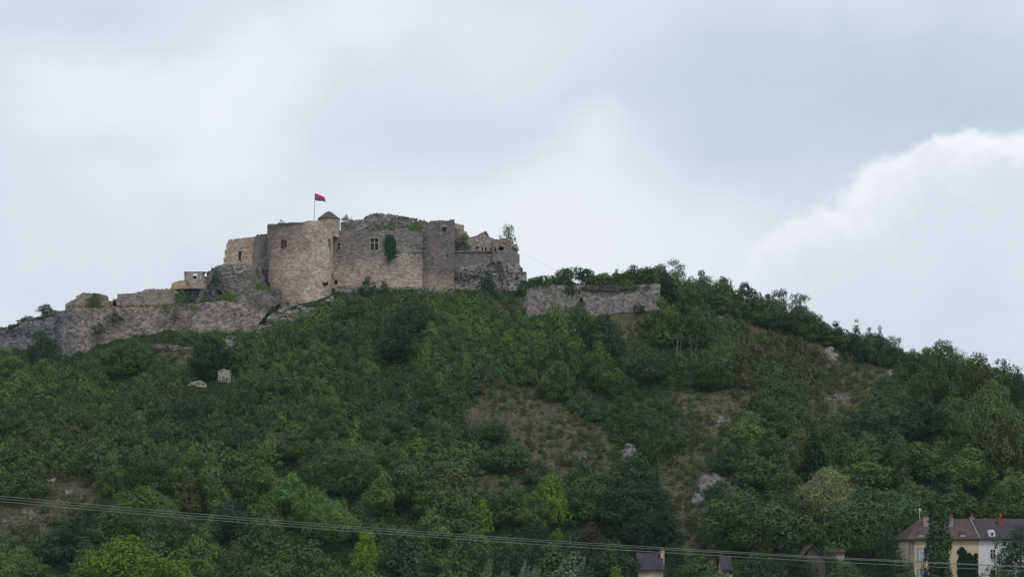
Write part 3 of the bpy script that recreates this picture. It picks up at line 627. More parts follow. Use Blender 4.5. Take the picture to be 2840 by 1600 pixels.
# stray masonry and rocks on the slope
tag(rock('stone_pillar', 0, 0, 1, 1, 1, M['palewall']) if 0 else wall('wall_fragment', [(604, 1062), (604, 1030), (612, 1024), (622, 1022), (636, 1026), (640, 1045), (640, 1064)], hit(622, 1060)[1], M['palewall'], thick=2, rough=.15, jag=.15, xs=.2, zs=.18), 'isolated block of white stone wall among bushes below the rampart', 'wall')
tag(wall('collapsed_wall', [(520, 1072), (524, 1062), (540, 1056), (556, 1055), (570, 1062), (576, 1075)], hit(548, 1072)[1], M['palewall'], thick=1.2, rough=.2, jag=.2, xs=.2, zs=.18), 'low curved remnant of pale stones beside the white wall block', 'wall')
ROCKS = [(640, 995, 60, 60, 'rock', 'sloping grey rock slab below the lower end of the rampart'), (1985, 1418, 84, 95, 'rock_grey', 'large blue-grey rock outcrop in the dry grass strip'),
         (88, 1436, 16, 20, 'rock_pale', 'larger white boulder in the meadow above the power lines'), (68, 1422, 12, 10, 'rock_pale', 'small white boulder just uphill of the larger white one'),
         (105, 1420, 10, 8, 'rock_pale', 'small grey boulder beside the larger white meadow boulder'), (140, 1337, 26, 20, 'rock_pale', 'cluster rock with white face at the upper meadow edge'),
         (188, 1370, 24, 12, 'rock_pale', 'flat pale rock slab in the middle of the meadow'), (264, 1346, 12, 12, 'rock_pale', 'small pale rock beside the round green tree'),
         (176, 1398, 8, 8, 'rock_pale', 'tiny white stone under the upper power line'), (590, 1322, 12, 8, 'rock_pale', 'pair-like low white stone in the thin meadow'),
         (2010, 884, 56, 10, 'rock_pale', 'flat pale rock ledge on the crest east of the bastion'), (2478, 1042, 32, 20, 'rock_pale', 'pale rounded rock on the ridge shoulder near the big trees'),
         (2310, 960, 50, 18, 'rock', 'low brownish rock band high on the bare shoulder'), (2300, 1000, 34, 36, 'rock', 'steep grey rock step on the bare ridge shoulder'),
         (2320, 1112, 70, 14, 'rock_grey', 'thin grey ledge across the dry slope under the shoulder'), (1998, 1185, 30, 26, 'rock_pale', 'white rock on dry slope above the big grey outcrop'),
         (2020, 1172, 18, 14, 'rock_pale', 'small white rock uphill of the white rock on the dry slope'), (1745, 1265, 34, 28, 'rock', 'grey rock with dark cracks in the central dry slope'),
         (1740, 1292, 22, 20, 'rock_grey', 'smaller grey rock just below the cracked one'), (1532, 1292, 14, 10, 'rock_pale', 'little pale rock next to the lone round bush'),
         (1622, 1270, 14, 8, 'rock_pale', 'little pale rock between lone round bush and grey rocks'), (1908, 1224, 10, 9, 'rock_pale', 'single small white stone on the bare slope'),
         (1900, 1132, 12, 8, 'rock_pale', 'small pale stone on upper dry slope'), (388, 1168, 26, 26, 'rock', 'grey rock peeping out of thick scrub below the rampart'),
         (705, 1185, 22, 18, 'rock', 'brownish grey rock among scrub on the central slope'), (1300, 1002, 0, 0, '', ''), (2520, 1425, 0, 0, '', ''),
         (2630, 1330, 22, 20, 'rock_pale', 'pinkish pale rock among trees above the yellow house'), (12, 1450, 14, 12, 'rock_pale', 'pale boulder at the meadow edge by the picture border'),
         (1945, 1440, 14, 8, 'rock_pale', 'pale stone just under the big grey outcrop')]
for i, (px, py, w_, h_, mt, lb) in enumerate(ROCKS):
    if not w_: continue
    h = hit(px, py)
    if not h: continue
    if w_ < 24: tag(rock('boulder', px, py + 2, w_, h_, h[1], M[mt], seed=i * 3.7, sub=3, rough=.45), lb, 'rock')
    else:
        k = 1.15; n = int(10 + w_ * h_ / 55); r = max(.35, min(1.3, min(w_, h_) / 2 / 15 * .62))
        pile('rock_outcrop', [(px - w_ / 2 * k, py - h_ * .2), (px - w_ * .3, py - h_ * .8), (px + w_ * .05, py - h_), (px + w_ * .38, py - h_ * .75), (px + w_ / 2 * k, py - h_ * .3), (px + w_ * .35, py), (px - w_ * .3, py)], n, r * .6, r * 1.3, [M[mt], M['rock'], M[mt]], lb, 'rock', 100 + i, flat=.9)
# ================================================================== VEGETATION
def leaves(cent, nrm, size, rg, flat=.34):
    n = len(cent)
    d = nrm + rg.normal(0, flat, (n, 3)); d /= np.linalg.norm(d, axis=1)[:, None] + 1e-9
    a = np.cross(d, rg.normal(0, 1, (n, 3))); a /= np.linalg.norm(a, axis=1)[:, None] + 1e-9
    c = np.cross(d, a); s = size * rg.uniform(.6, 1.35, (n, 1))
    v = np.stack([cent - a * s * .62, cent + c * s * .42 + d * s * .08, cent + a * s * .62, cent - c * s * .42 + d * s * .08], 1)
    return v.reshape(-1, 3)
def lobe_points(lobes, dens, rg, bump=.22, inner=.16):
    P_, N_ = [], []
    for (x, y, z, rx, ry, rz) in lobes:
        area = 4 * math.pi * ((rx * ry) ** 1.6 / 3 + (rx * rz) ** 1.6 / 3 + (ry * rz) ** 1.6 / 3) ** (1 / 1.6)
        n = max(12, int(area * dens)); d = rg.normal(0, 1, (n, 3)); d /= np.linalg.norm(d, axis=1)[:, None]
        keep_ = d[:, 2] > rg.uniform(-1.05, -.25, n); d = d[keep_]
        ph = rg.uniform(0, 6, 6)
        r = 1 + bump * (np.sin(d[:, 0] * 5 + ph[0]) * np.sin(d[:, 1] * 5 + ph[1]) + .7 * np.sin(d[:, 2] * 7 + ph[2]) * np.sin(d[:, 0] * 8 + ph[3]))
        r = r - np.abs(rg.normal(0, inner, len(d))) + (rg.random(len(d)) < .08) * rg.uniform(0, .22, len(d))
        R3 = np.array([rx, ry, rz]); P_.append(np.array([x, y, z]) + d * R3 * r[:, None]); nn = d / R3; N_.append(nn / np.linalg.norm(nn, axis=1)[:, None])
    P_ = np.concatenate(P_); N_ = np.concatenate(N_); ok = np.ones(len(P_), bool)
    for (x, y, z, rx, ry, rz) in lobes:
        ok &= (((P_ - [x, y, z]) / [rx, ry, rz]) ** 2).sum(1) > .42
    ok &= P_[:, 2] > .02
    return P_[ok], N_[ok]
def np_mesh(name, v, nf, mat, tint=None):
    me = bpy.data.meshes.new(name); me.vertices.add(len(v)); me.vertices.foreach_set('co', np.ascontiguousarray(v, dtype=np.float32).ravel())
    me.loops.add(nf * 4); me.loops.foreach_set('vertex_index', np.arange(nf * 4, dtype=np.int32))
    me.polygons.add(nf); me.polygons.foreach_set('loop_start', np.arange(0, nf * 4, 4, dtype=np.int32)); me.polygons.foreach_set('loop_total', np.full(nf, 4, dtype=np.int32))
    me.materials.append(mat); me.update(calc_edges=True)
    if tint is not None:
        a = me.color_attributes.new('tint', 'FLOAT_COLOR', 'POINT'); c = np.ones((len(v), 4), np.float32); c[:, :3] = tint; a.data.foreach_set('color', c.ravel())
    return me
def crown_mesh(name, lobes, dens, size, seed, **kw):
    rg = np.random.default_rng(seed); p_, n_ = lobe_points(lobes, dens, rg, **kw)
    v = leaves(p_, n_ + np.array([0, 0, .25]), size, rg); return np_mesh(name, v, len(v) // 4, M['leaf']), v
def trunk_mesh(name, h, r, rg, limbs=6, spread=2.0, mat=None, crown0=.35, lean=0.0):
    mb = MB(); pts = [Vector((0, 0, -.8))]; x = y = 0.0
    for i in range(1, 8):
        x += rg.normal(0, .12) + lean * h / 7; y += rg.normal(0, .12); pts.append(Vector((x, y, h * i / 7)))
    mb.tube(pts, [r * (1.25 - i / 7 * 1.1) for i in range(8)], 7)
    for k in range(limbs):
        t = crown0 + (1 - crown0) * (k + .5) / limbs * .8; i = min(6, int(t * 7)); b0 = pts[i].lerp(pts[i + 1], t * 7 - i)
        an = rg.uniform(0, 6.28); L = spread * (1.15 - t) * rg.uniform(.7, 1.2)
        q = [b0, b0 + Vector((math.cos(an) * L * .5, math.sin(an) * L * .5, L * .35)), b0 + Vector((math.cos(an) * L, math.sin(an) * L, L * .9))]
        mb.tube(q, [r * .45, r * .3, r * .08], 5)
    return mesh(name, mb.v, mb.f, mat or M['bark'])
def dome(rg, w, h, n, z0=0.0, squash=.8):
    """an irregular crown of width w between heights z0 and h: uneven boughs round a lopsided core"""
    sk = rg.normal(0, .09 * w, 2); L = [(sk[0] * .5, sk[1] * .5, z0 + (h - z0) * .46, w * .29, w * .27, (h - z0) * .40)]; ph = rg.uniform(0, 6.28, 3)
    for k in range(n):
        a = rg.uniform(0, 6.283); t = rg.uniform(.0, .97); ring = w * .5 * math.sqrt(max(.03, 1 - (2 * abs(t - .38)) ** 2.0 * .85))
        ring *= 1 + .20 * math.sin(a * 2 + ph[0]) + .14 * math.sin(a * 3 + ph[1]); top = 1 + .16 * math.sin(a + ph[2])
        s = rg.uniform(.09, .235) * w * (1.1 - .4 * t); rr_ = max(0, ring - s * .6) * rg.uniform(.55, 1.16)
        L.append((math.cos(a) * rr_ + sk[0] * t, math.sin(a) * rr_ + sk[1] * t, z0 + (h - z0) * (.06 + .84 * t * top), s * rg.uniform(.85, 1.3), s * rg.uniform(.85, 1.3), s * squash * rg.uniform(.7, 1.15)))
    return L
PROTO = {}
def proto(kind, cm, tm, w, h): PROTO.setdefault(kind, []).append((cm[0] if cm else None, tm, w, h, cm[1] if cm else None))
for s_ in range(10):
    rg = np.random.default_rng(100 + s_); w, h = rg.uniform(2.9, 3.6), rg.uniform(1.9, 2.7)
    proto('bush', crown_mesh('bush_foliage', dome(rg, w, h, 15, -.2), 24, .215, 200 + s_, bump=.3, inner=.2), None, w, h)
for s_ in range(10):
    rg = np.random.default_rng(300 + s_); w, h = rg.uniform(6.6, 8.2), rg.uniform(6.4, 8.4)
    proto('tree', crown_mesh('round_crown', dome(rg, w, h, 48, .4, .8), 15, .285, 400 + s_, bump=.32, inner=.2), trunk_mesh('trunk', h * .8, .22, rg, 7, w * .36), w, h)
for s_ in range(4):
    rg = np.random.default_rng(500 + s_); w, h = rg.uniform(4.6, 5.6), rg.uniform(9, 10.5)
    proto('tall', crown_mesh('tall_crown', dome(rg, w, h, 44, .8, 1.0), 14, .27, 600 + s_, bump=.32, inner=.2), trunk_mesh('trunk', h * .85, .2, rg, 9, w * .4), w, h)
for s_ in range(3):
    rg = np.random.default_rng(350 + s_); w, h = 12.5, 10.0
    proto('big', crown_mesh('broad_crown', dome(rg, w, h, 95, .5, .75), 11.5, .27, 450 + s_, bump=.32, inner=.2), trunk_mesh('trunk', h * .8, .32, rg, 9, w * .34), w, h)
for s_ in range(5):     # airy ridge trees: small separate sprays on visible limbs
    rg = np.random.default_rng(700 + s_); h = rg.uniform(6.5, 7.5); w = 5.0; L = []
    for k in range(46):
        t = rg.uniform(.25, 1); a = rg.uniform(0, 6.283); rr_ = w * .5 * rg.uniform(.15, 1) * (1.05 - .55 * abs(t - .55)); s = rg.uniform(.45, .9)
        L.append((math.cos(a) * rr_, math.sin(a) * rr_, h * t, s * 1.2, s * 1.2, s * .75))
    proto('airy', crown_mesh('airy_crown', L, 15, .25, 800 + s_, bump=.35, inner=.35), trunk_mesh('trunk', h * .95, .13, rg, 12, w * .42, crown0=.2), w, h)
for s_ in range(2):     # conifer: drooping whorls
    rg = np.random.default_rng(900 + s_); h = 10.0; P_ = []; N_ = []
    for lv in range(17):
        t = lv / 17; z = .8 + (h - 1.0) * t; R0 = 3.1 * (1 - t) ** .8 + .25; nb_ = int(9 + 9 * (1 - t))
        for k in range(nb_):
            a = 6.283 * (k + rg.uniform(-.3, .3)) / nb_; rl = R0 * rg.uniform(.75, 1.12); m_ = int(10 + rl * 13)
            u = rg.random(m_) ** .7; x = np.cos(a) * rl * u + rg.normal(0, .13, m_); y = np.sin(a) * rl * u + rg.normal(0, .13, m_)
            P_.append(np.stack([x, y, z - .32 * rl * u ** 1.6 + .12 * u + rg.normal(0, .05, m_)], 1)); N_.append(np.tile([math.cos(a) * .3, math.sin(a) * .3, 1.0], (m_, 1)))
    v = leaves(np.concatenate(P_), np.concatenate(N_), .26, rg, .35); PROTO.setdefault('conifer', []).append((np_mesh('needles', v, len(v) // 4, M['leaf']), trunk_mesh('trunk', h * .97, .2, rg, 0), 6.2, h, v))
for s_ in range(2):     # columnar poplar
    rg = np.random.default_rng(950 + s_); h = 11.0; L = []
    for k in range(85):
        t = rg.uniform(.0, .97); a = rg.uniform(0, 6.283); ww = 1.25 * math.sin(math.pi * min(1, .18 + t * .80)) ** .6; rr_ = ww * rg.uniform(.3, .85); s = rg.uniform(.42, .7)
        L.append((math.cos(a) * rr_, math.sin(a) * rr_, .5 + (h - .9) * t, s, s, s * 1.9))
    proto('poplar', crown_mesh('column_crown', L, 24, .25, 960 + s_), trunk_mesh('trunk', h * .8, .2, rg, 0), 3.3, h)
for s_ in range(3):     # willow plumes blown to one side
    rg = np.random.default_rng(980 + s_); h = 7.0; L = []
    for k in range(9):
        x0 = rg.uniform(-1.5, 1.5); y0 = rg.uniform(-1.2, 1.2); hh = h * rg.uniform(.62, 1.0) * (1 - abs(x0) * .12)
        for q in range(9):
            t = q / 8; L.append((x0 + .15 * t + .75 * t ** 4, y0, hh * (.2 + .8 * t), .85 * (1 - t) ** .8 + .16, .8 * (1 - t) ** .8 + .16, .7))
    proto('willow', crown_mesh('plume_crown', L, 11, .27, 990 + s_, bump=.25), trunk_mesh('trunk', h * .6, .2, rg, 5, 1.5), 4.4, h)
for s_ in range(2):     # bare pale trees
    rg = np.random.default_rng(1010 + s_); mb = MB(); h = 6.0
    for k in range(3):
        x = rg.uniform(-.3, .3); pts = [Vector((x, 0, -.5))]
        for i in range(1, 7): pts.append(pts[-1] + Vector((rg.normal(0, .22) + (k - 1) * .16, rg.normal(0, .15), h / 6)))
        mb.tube(pts, [.06, .055, .05, .045, .04, .03, .015], 5)
        for i in range(2, 6):
            for q in range(2):
                a = rg.uniform(-1, 1); mb.tube([pts[i], pts[i] + Vector((a * .7, rg.normal(0, .3), .5)), pts[i] + Vector((a * 1.2, rg.normal(0, .4), 1.1))], [.025, .02, .01], 4)
    PROTO.setdefault('bare', []).append((None, mesh('branches', mb.v, mb.f, M['palebark']), 2.5, h, None))

COL = {'mid': (.068, .130, .044), 'blue': (.056, .108, .050), 'olive': (.092, .132, .042), 'bright': (.096, .178, .046), 'yellow': (.135, .205, .028),
       'dark': (.034, .070, .036), 'brown': (.098, .100, .054), 'straw': (.235, .26, .11), 'silver': (.14, .19, .11), 'teal': (.045, .094, .048), 'rust': (.11, .09, .05), 'grey': (.1, .1, .1)}
CNAME = {'mid': 'mid-green', 'blue': 'bluish green', 'olive': 'olive green', 'bright': 'fresh green', 'yellow': 'yellow-green', 'dark': 'dark green', 'brown': 'brownish',
         'straw': 'cream-flowered', 'silver': 'silvery green', 'teal': 'deep green', 'rust': 'rusty brown', 'grey': 'grey leafless'}
def pick(lst, x, y, r=.22):
    t = .5 + .85 * mnoise.noise(Vector((x * .06, y * .06, 4.4))) + .35 * mnoise.noise(Vector((x * .2, y * .2, 1.4))) + rnd.uniform(-r, r)
    return lst[int(max(0, min(.999, t)) * len(lst))]
PLACED = []      # x, y, radius
rnd = random.Random(5)
AUTO = []        # records that still want a label
NAMES = {'big': 'broadleaf_tree', 'tree': 'broadleaf_tree', 'tall': 'tall_tree', 'airy': 'thin_tree', 'conifer': 'conifer', 'poplar': 'poplar', 'willow': 'willow', 'bare': 'bare_tree', 'bush': 'bush'}
CATS = {'big': 'tree', 'tree': 'tree', 'tall': 'tree', 'airy': 'tree', 'conifer': 'conifer', 'poplar': 'poplar', 'willow': 'willow', 'bare': 'bare tree', 'bush': 'bush'}
def plant(kind, x, y, z, w, h, col, label=None, group=None, rot=None, k=None):
    pr = PROTO[kind]; cm, tm, pw, ph, _ = pr[(k if k is not None else random.randrange(len(pr)))]
    c = COL[col]; j = [random.uniform(.93, 1.08) for _ in range(3)]; v = random.uniform(.82, 1.22); c = (c[0] * j[0] * v, c[1] * j[1] * v, c[2] * j[2] * v, 1)
    rz = random.uniform(0, 6.283) if rot is None else rot; s = (w / pw, w / pw, h / ph)
    if tm is None:
        o = link(NAMES[kind], cm, loc=(x, y, z)); o.scale = s; o.rotation_euler = (0, 0, rz); o.color = c
    else:
        o = link(NAMES[kind], None, loc=(x, y, z)); o.scale = s; o.rotation_euler = (0, 0, rz)
        if cm: q = link('crown', cm, o); q.color = c
        link('branches' if kind == 'bare' else 'trunk', tm, o)
    tag(o, label, CATS[kind], group)
    PLACED.append((x, y, w * (.36 if label else .27)))
    if kind == 'bare': return o
    if label and kind != 'bush': PLACED.append((x, y - w * .45, w * .33)); PLACED.append((x - w * .2, y - w * .8, w * .2)); PLACED.append((x + w * .2, y - w * .8, w * .2))
    return o
def hand(kind, px, ytop, ybot, wpx, col, label, rot=None, k=None, Y=None):
    """a plant whose crown spans these photo rows; its foot stands on the ground at row ybot (or at depth Y)"""
    if Y is None:
        h = hit(px, ybot)
        if h is None: Y = float(np.interp(wx(px, 410), CTX, CTY)) + 1.5; h = (wx(px, Y), Y, ground(wx(px, Y), Y))
    else: h = (wx(px, Y), Y, ground(wx(px, Y), Y))
    x, Y, z = h; H = wz(ytop, Y) - z
    return plant(kind, x, Y, z - .1, wpx / F * Y, H + .1, col, label, rot=rot, k=k)
HAND = [
 # bottom edge, nearer trees
 ('big', 362, 1490, 1700, 300, 'yellow', 'wide yellow-green tree crown rising over the bottom edge', None, 1, 250), ('tree', 525, 1552, 1700, 100, 'yellow', 'small yellow-green crown beside the wide one at the bottom edge', None, 2, 262),
 ('tree', 5, 1535, 1700, 110, 'bright', 'fresh green crown cut off at the bottom corner', None, 3, 262),
 ('willow', 1344, 1550, 1700, 62, 'silver', 'silvery plume tree, first and broadest of the single plumes', 0, 0, 318), ('willow', 1394, 1566, 1700, 34, 'silver', 'narrow silvery plume tree beside the broad single plume', 0, 1, 318),
 ('willow', 1450, 1555, 1700, 40, 'silver', 'narrow wind-blown silvery plume left of the big willow', 0, 2, 319), ('willow', 1480, 1560, 1700, 36, 'silver', 'second wind-blown silvery plume touching the big willow', 0, 1, 320),
 ('willow', 1560, 1528, 1700, 130, 'silver', 'big wind-blown silvery willow at the bottom edge', 0, 0, 321), ('willow', 1610, 1545, 1700, 70, 'silver', 'lower silvery willow behind the big one', 0, 2, 326),
 ('poplar', 1709, 1573, 1700, 50, 'yellow', 'yellow-green pointed shrub tip at the bottom edge below the dark roof', None, 0, 318),
 ('poplar', 2606, 1402, 1660, 86, 'dark', 'tall dark poplar standing in front of the yellow house', None, 0, 317), ('bush', 2572, 1506, 1600, 30, 'teal', 'ragged creeper bush between the window and the poplar', None, 1, 317.5),
 ('big', 2832, 1466, 1640, 140, 'teal', 'dark leafy tree hiding the right end of the white house', None, 4, 316), ('tree', 2775, 1578, 1660, 50, 'mid', 'small green tree before the white house door', None, 5, 314),
 ('tree', 2488, 1462, 1650, 84, 'dark', 'dark tree in front of the yellow house corner', None, 2, 318), ('tree', 2515, 1572, 1660, 80, 'mid', 'green tree below the wires at the yellow house corner', None, 6, 316),
 ('tree', 2350, 1560, 1660, 130, 'mid', 'round tree at bottom edge below the cream cottage', None, 0, 322), ('tree', 2212, 1524, 1660, 96, 'dark', 'dark tree at the bottom edge covering the barn roof side', None, 1, 323),
 ('tree', 2100, 1530, 1660, 130, 'teal', 'dark teal tree between the lower roofs', None, 7, 324), ('tree', 1935, 1545, 1660, 150, 'mid', 'green tree in front of the grey-roofed cottage', None, 3, 318), ('tree', 1700, 1500, 1660, 150, 'teal', 'dark tree beside the grey-roofed cottage chimney side', None, 4, 326),
 # right-hand lower slope
 ('big', 2090, 1355, 1530, 240, 'mid', 'broad green tree left of the cream-flowered tree', None, 0), ('big', 2285, 1300, 1440, 175, 'straw', 'cream-flowered chestnut-like tree, the palest on the lower slope', None, 1), ('big', 2410, 1350, 1540, 240, 'mid', 'broad mid-green tree right of the cream-flowered one', None, 2),
 ('conifer', 2260, 1180, 1330, 100, 'dark', 'dark pointed conifer above the cream-flowered tree', None, 0), ('conifer', 1640, 1440, 1560, 110, 'rust', 'brown-topped conifer left of the lower cottage', None, 1), ('conifer', 2112, 1430, 1570, 90, 'olive', 'olive conifer in front of the broad green tree', None, 0),
 ('conifer', 2740, 1290, 1410, 80, 'blue', 'bluish conifer above the white house roof', None, 1), ('conifer', 235, 1480, 1610, 100, 'silver', 'bluish-grey conifer left of the wide yellow-green crown', None, 1),
 ('tree', 2550, 1225, 1330, 130, 'bright', 'fresh green tree on the slope well above the yellow house', None, 3), ('tree', 2680, 1240, 1360, 140, 'bright', 'fresh green tree above the chimneys of the yellow house', None, 4),
 ('tree', 2810, 1300, 1440, 120, 'bright', 'light green tree at the border above the white house', None, 5), ('tree', 2630, 1350, 1440, 130, 'mid', 'mid-green tree directly behind the antenna', None, 6), ('tree', 2520, 1330, 1430, 140, 'bright', 'bright tree just left of the antenna house', None, 7),
 ('tree', 2740, 1380, 1450, 110, 'olive', 'olive tree right behind the white house ridge', None, 0), ('tree', 2400, 1270, 1360, 150, 'bright', 'fresh green tree just uphill of the broad right tree', None, 1),
 ('tree', 2540, 1110, 1220, 130, 'dark', 'dark tree on the steep slope under the big ridge tree', None, 2), ('tree', 2420, 1130, 1230, 130, 'teal', 'deep teal tree below the bare shoulder', None, 3),
 # ridge right
 ('big', 2760, 1065, 1330, 200, 'olive', 'huge rounded olive-green tree at the right border', None, 4), ('big', 2610, 950, 1110, 155, 'olive', 'big rounded tree, tallest of the right ridge group', None, 4), ('tree', 2720, 985, 1110, 120, 'olive', 'loose light tree on the ridge right of the big rounded one', None, 0),
 ('tree', 2795, 1000, 1130, 100, 'mid', 'loose dark-tipped tree closing the ridge at the border', None, 1), ('tree', 2830, 1040, 1170, 60, 'dark', 'dark crown cut by the border under the ridge', None, 5), ('airy', 2480, 935, 1020, 44, 'mid', 'small open tree standing alone in the ridge gap', None, 2),
 ('tall', 2375, 888, 1005, 42, 'dark', 'dark upright tree, tallest of the ridge row', None, 0), ('tall', 2412, 905, 1010, 38, 'mid', 'upright tree in the middle of the ridge row', None, 1), ('tall', 2442, 908, 1020, 32, 'dark', 'slim upright tree at the downhill end of the ridge row', None, 2),
 ('tree', 2320, 895, 960, 60, 'blue', 'rounded tree at the uphill end of the ridge row', None, 6), ('tree', 2530, 965, 1040, 70, 'mid', 'small ridge tree before the big rounded one', None, 7),
 ('tree', 2250, 870, 945, 90, 'mid', 'bushy ridge tree above the brown rock band', None, 0), ('airy', 2218, 822, 920, 60, 'silver', 'open feathery tree downhill end of the crest pair', None, 3), ('airy', 2162, 806, 905, 62, 'silver', 'open feathery tree uphill end of the crest pair', None, 4),
 ('tree', 2105, 815, 895, 70, 'mid', 'rounded tree before the feathery crest pair', None, 1), ('tree', 2050, 785, 880, 80, 'dark', 'dark round tree on the crest above the pale rock ledge', None, 2), ('tree', 2000, 768, 870, 80, 'mid', 'green tree on the crest west of the dark round one', None, 3),
 ('tall', 1950, 755, 860, 60, 'blue', 'bluish upright tree on the crest beyond the bastion', None, 3), ('airy', 1878, 724, 850, 55, 'silver', 'pale feathery tree rising over the bastion end', None, 0), ('tree', 1835, 734, 850, 80, 'dark', 'dark bushy tree overhanging the bastion end', None, 4),
 ('tree', 1910, 770, 870, 80, 'mid', 'leafy tree below the pale feathery one', None, 5), ('tree', 1850, 830, 960, 110, 'bright', 'fresh green tree in front of the bastion corner', None, 6), ('tree', 1925, 850, 960, 110, 'mid', 'green tree below the crest beside the bastion corner tree', None, 7),
 # under the bastion
 ('tree', 1550, 855, 1060, 120, 'bright', 'tall fresh green tree rising in front of the bastion', None, 0), ('tree', 1600, 843, 940, 60, 'mid', 'small green tree touching the bastion foot', None, 1), ('tall', 1660, 928, 1090, 76, 'bright', 'pointed fresh green tree below the middle of the bastion', None, 0),
 ('tree', 1680, 870, 990, 110, 'dark', 'dark spreading tree below the broken parapet', None, 2), ('bush', 1608, 822, 868, 40, 'dark', 'dark round bush growing against the bastion face', None, 3), ('bush', 1765, 838, 872, 60, 'dark', 'dark low bush at the bastion foot near its end', None, 4),
 ('bare', 1725, 890, 960, 40, 'mid', 'pale forked bare tree below the bastion', None, 0), ('bare', 1880, 915, 1000, 30, 'mid', 'leaning pale bare trunk on the dark slope', None, 1), ('bare', 1922, 920, 1010, 20, 'mid', 'upright pale bare trunk beside the leaning one', None, 0),
 ('tree', 1545, 1000, 1110, 90, 'mid', 'mid-green tree just downhill of the tall bastion tree', None, 3), ('tree', 1800, 960, 1060, 110, 'blue', 'bluish tree left of the pale trunks', None, 4), ('tree', 1985, 990, 1080, 100, 'mid', 'green tree right of the pale trunks', None, 5),
 # central slope
 ('tree', 1100, 880, 1000, 110, 'dark', 'largest dark tree in the thicket below the facade', None, 6), ('tree', 1140, 822, 920, 110, 'teal', 'dark teal tree just under the rock ledge', None, 7), ('bush', 1018, 768, 830, 44, 'dark', 'dark bush poking up in front of the facade', None, 0), ('bush', 1068, 782, 830, 52, 'teal', 'dark bush right of the one in front of the facade', None, 1),
 ('bush', 1575, 1243, 1290, 66, 'mid', 'lone round bush in the dry clearing', None, 2), ('tree', 1815, 1165, 1290, 90, 'mid', 'tree standing right of the central dry clearing', None, 0), ('tree', 1405, 1225, 1310, 120, 'mid', 'dense tree on the near side of the dry clearing', None, 1), ('tree', 1372, 1160, 1220, 90, 'mid', 'round tree on the uphill side of the dense clearing tree', None, 5),
 ('tree', 1535, 1312, 1450, 100, 'yellow', 'brightest yellow-green tree, in the centre below the clearing', None, 2), ('tall', 1550, 1462, 1530, 44, 'yellow', 'narrow yellow-green tree under the wires in the centre', None, 1), ('tree', 1640, 1320, 1440, 110, 'mid', 'green tree right of the brightest yellow-green one', None, 3),
 ('tree', 2075, 1140, 1270, 110, 'bright', 'fresh green tree right of the white slope rocks', None, 4), ('tree', 2130, 1085, 1190, 100, 'mid', 'green tree uphill of the white slope rocks tree', None, 6), ('tree', 2080, 1240, 1350, 120, 'mid', 'green tree uphill right of the big grey outcrop', None, 5),
 # lower left and middle trees
 ('tree', 312, 1258, 1370, 80, 'bright', 'round fresh green tree at the meadow edge', None, 0), ('tree', 532, 1306, 1420, 96, 'olive', 'domed dark tree with pale tip in the lower middle left', None, 1), ('big', 925, 1228, 1370, 180, 'mid', 'broad layered tree in the lower centre left', None, 2),
 ('tree', 1010, 1236, 1340, 90, 'bright', 'fresh green tree touching the broad layered one', None, 3), ('tree', 815, 1205, 1280, 100, 'mid', 'round tree above the broad layered one', None, 4), ('tree', 1130, 1270, 1400, 150, 'mid', 'spreading tree right of the broad layered pair', None, 5),
 ('big', 900, 1355, 1500, 160, 'bright', 'large fresh green tree crossing behind the wires', None, 6), ('tree', 735, 1378, 1480, 100, 'bright', 'fresh round tree left of the large one behind the wires', None, 7), ('tree', 1015, 1475, 1610, 100, 'yellow', 'yellow-green tree below the wires, left of centre', None, 0),
 ('tree', 850, 1500, 1640, 120, 'mid', 'green tree at bottom edge left of the yellow-green one', None, 1), ('tree', 1160, 1460, 1640, 150, 'teal', 'dark greyish round tree below the wires', None, 2), ('tree', 1270, 1355, 1480, 130, 'olive', 'olive tree above the wires with yellow tips', None, 3), ('tall', 1335, 1388, 1500, 60, 'yellow', 'thin yellow tree above the wires beside the olive one', None, 2),
 ('big', 400, 1350, 1470, 170, 'bright', 'fresh green tree right behind the wires in the lower left', None, 4), ('big', 460, 1400, 1540, 170, 'mid', 'green tree under the wires above the yellow crown', None, 5), ('tall', 580, 1430, 1530, 50, 'yellow', 'narrow yellow-green tree right of the wide yellow crown', None, 3), ('tree', 150, 1440, 1560, 110, 'teal', 'dark tree at the lower end of the meadow', None, 6),
 ('tree', 660, 1500, 1640, 100, 'mid', 'pale-tipped green tree at bottom edge right of the small yellow crown', None, 7), ('tree', 60, 1310, 1390, 130, 'mid', 'green tree on the near side of the meadow corner', None, 0), ('tree', 0, 1290, 1370, 90, 'bright', 'green tree at the border above the meadow', None, 1),
 ('tree', 1010, 1400, 1500, 110, 'teal', 'dark tree right above the yellow-green wire tree', None, 2), ('tree', 700, 1290, 1400, 110, 'olive', 'yellowish tree with orange tips on the lower slope', None, 3), ('tree', 640, 1380, 1500, 120, 'teal', 'dark teal tree beneath the yellowish one', None, 4),
 ('tree', 1400, 1330, 1460, 120, 'mid', 'green tree left of the brightest yellow-green one', None, 6), ('tree', 1480, 1440, 1560, 110, 'dark', 'dark tree under the brightest yellow-green one', None, 7), ('tree', 300, 1400, 1520, 120, 'mid', 'green tree right of the lower meadow', None, 2),
 # around the rampart
 ('tree', 575, 933, 1050, 100, 'dark', 'big dark tree below the rampart next to the white wall block', None, 3), ('tree', 118, 915, 1012, 76, 'teal', 'dark tree growing against the outer wall', None, 4), ('tree', 372, 930, 1030, 84, 'mid', 'pointed green tree in front of the rampart', None, 5), ('tree', 345, 970, 1040, 110, 'mid', 'green tree at the foot of the rampart middle', None, 6),
 ('bush', 210, 968, 1020, 70, 'dark', 'dark bush at the rampart corner foot', None, 5), ('bush', 520, 908, 960, 70, 'mid', 'green bush beneath the rampart under the ladder', None, 6), ('bush', 665, 915, 960, 60, 'teal', 'dark bush at the lowest right rampart foot', None, 0),
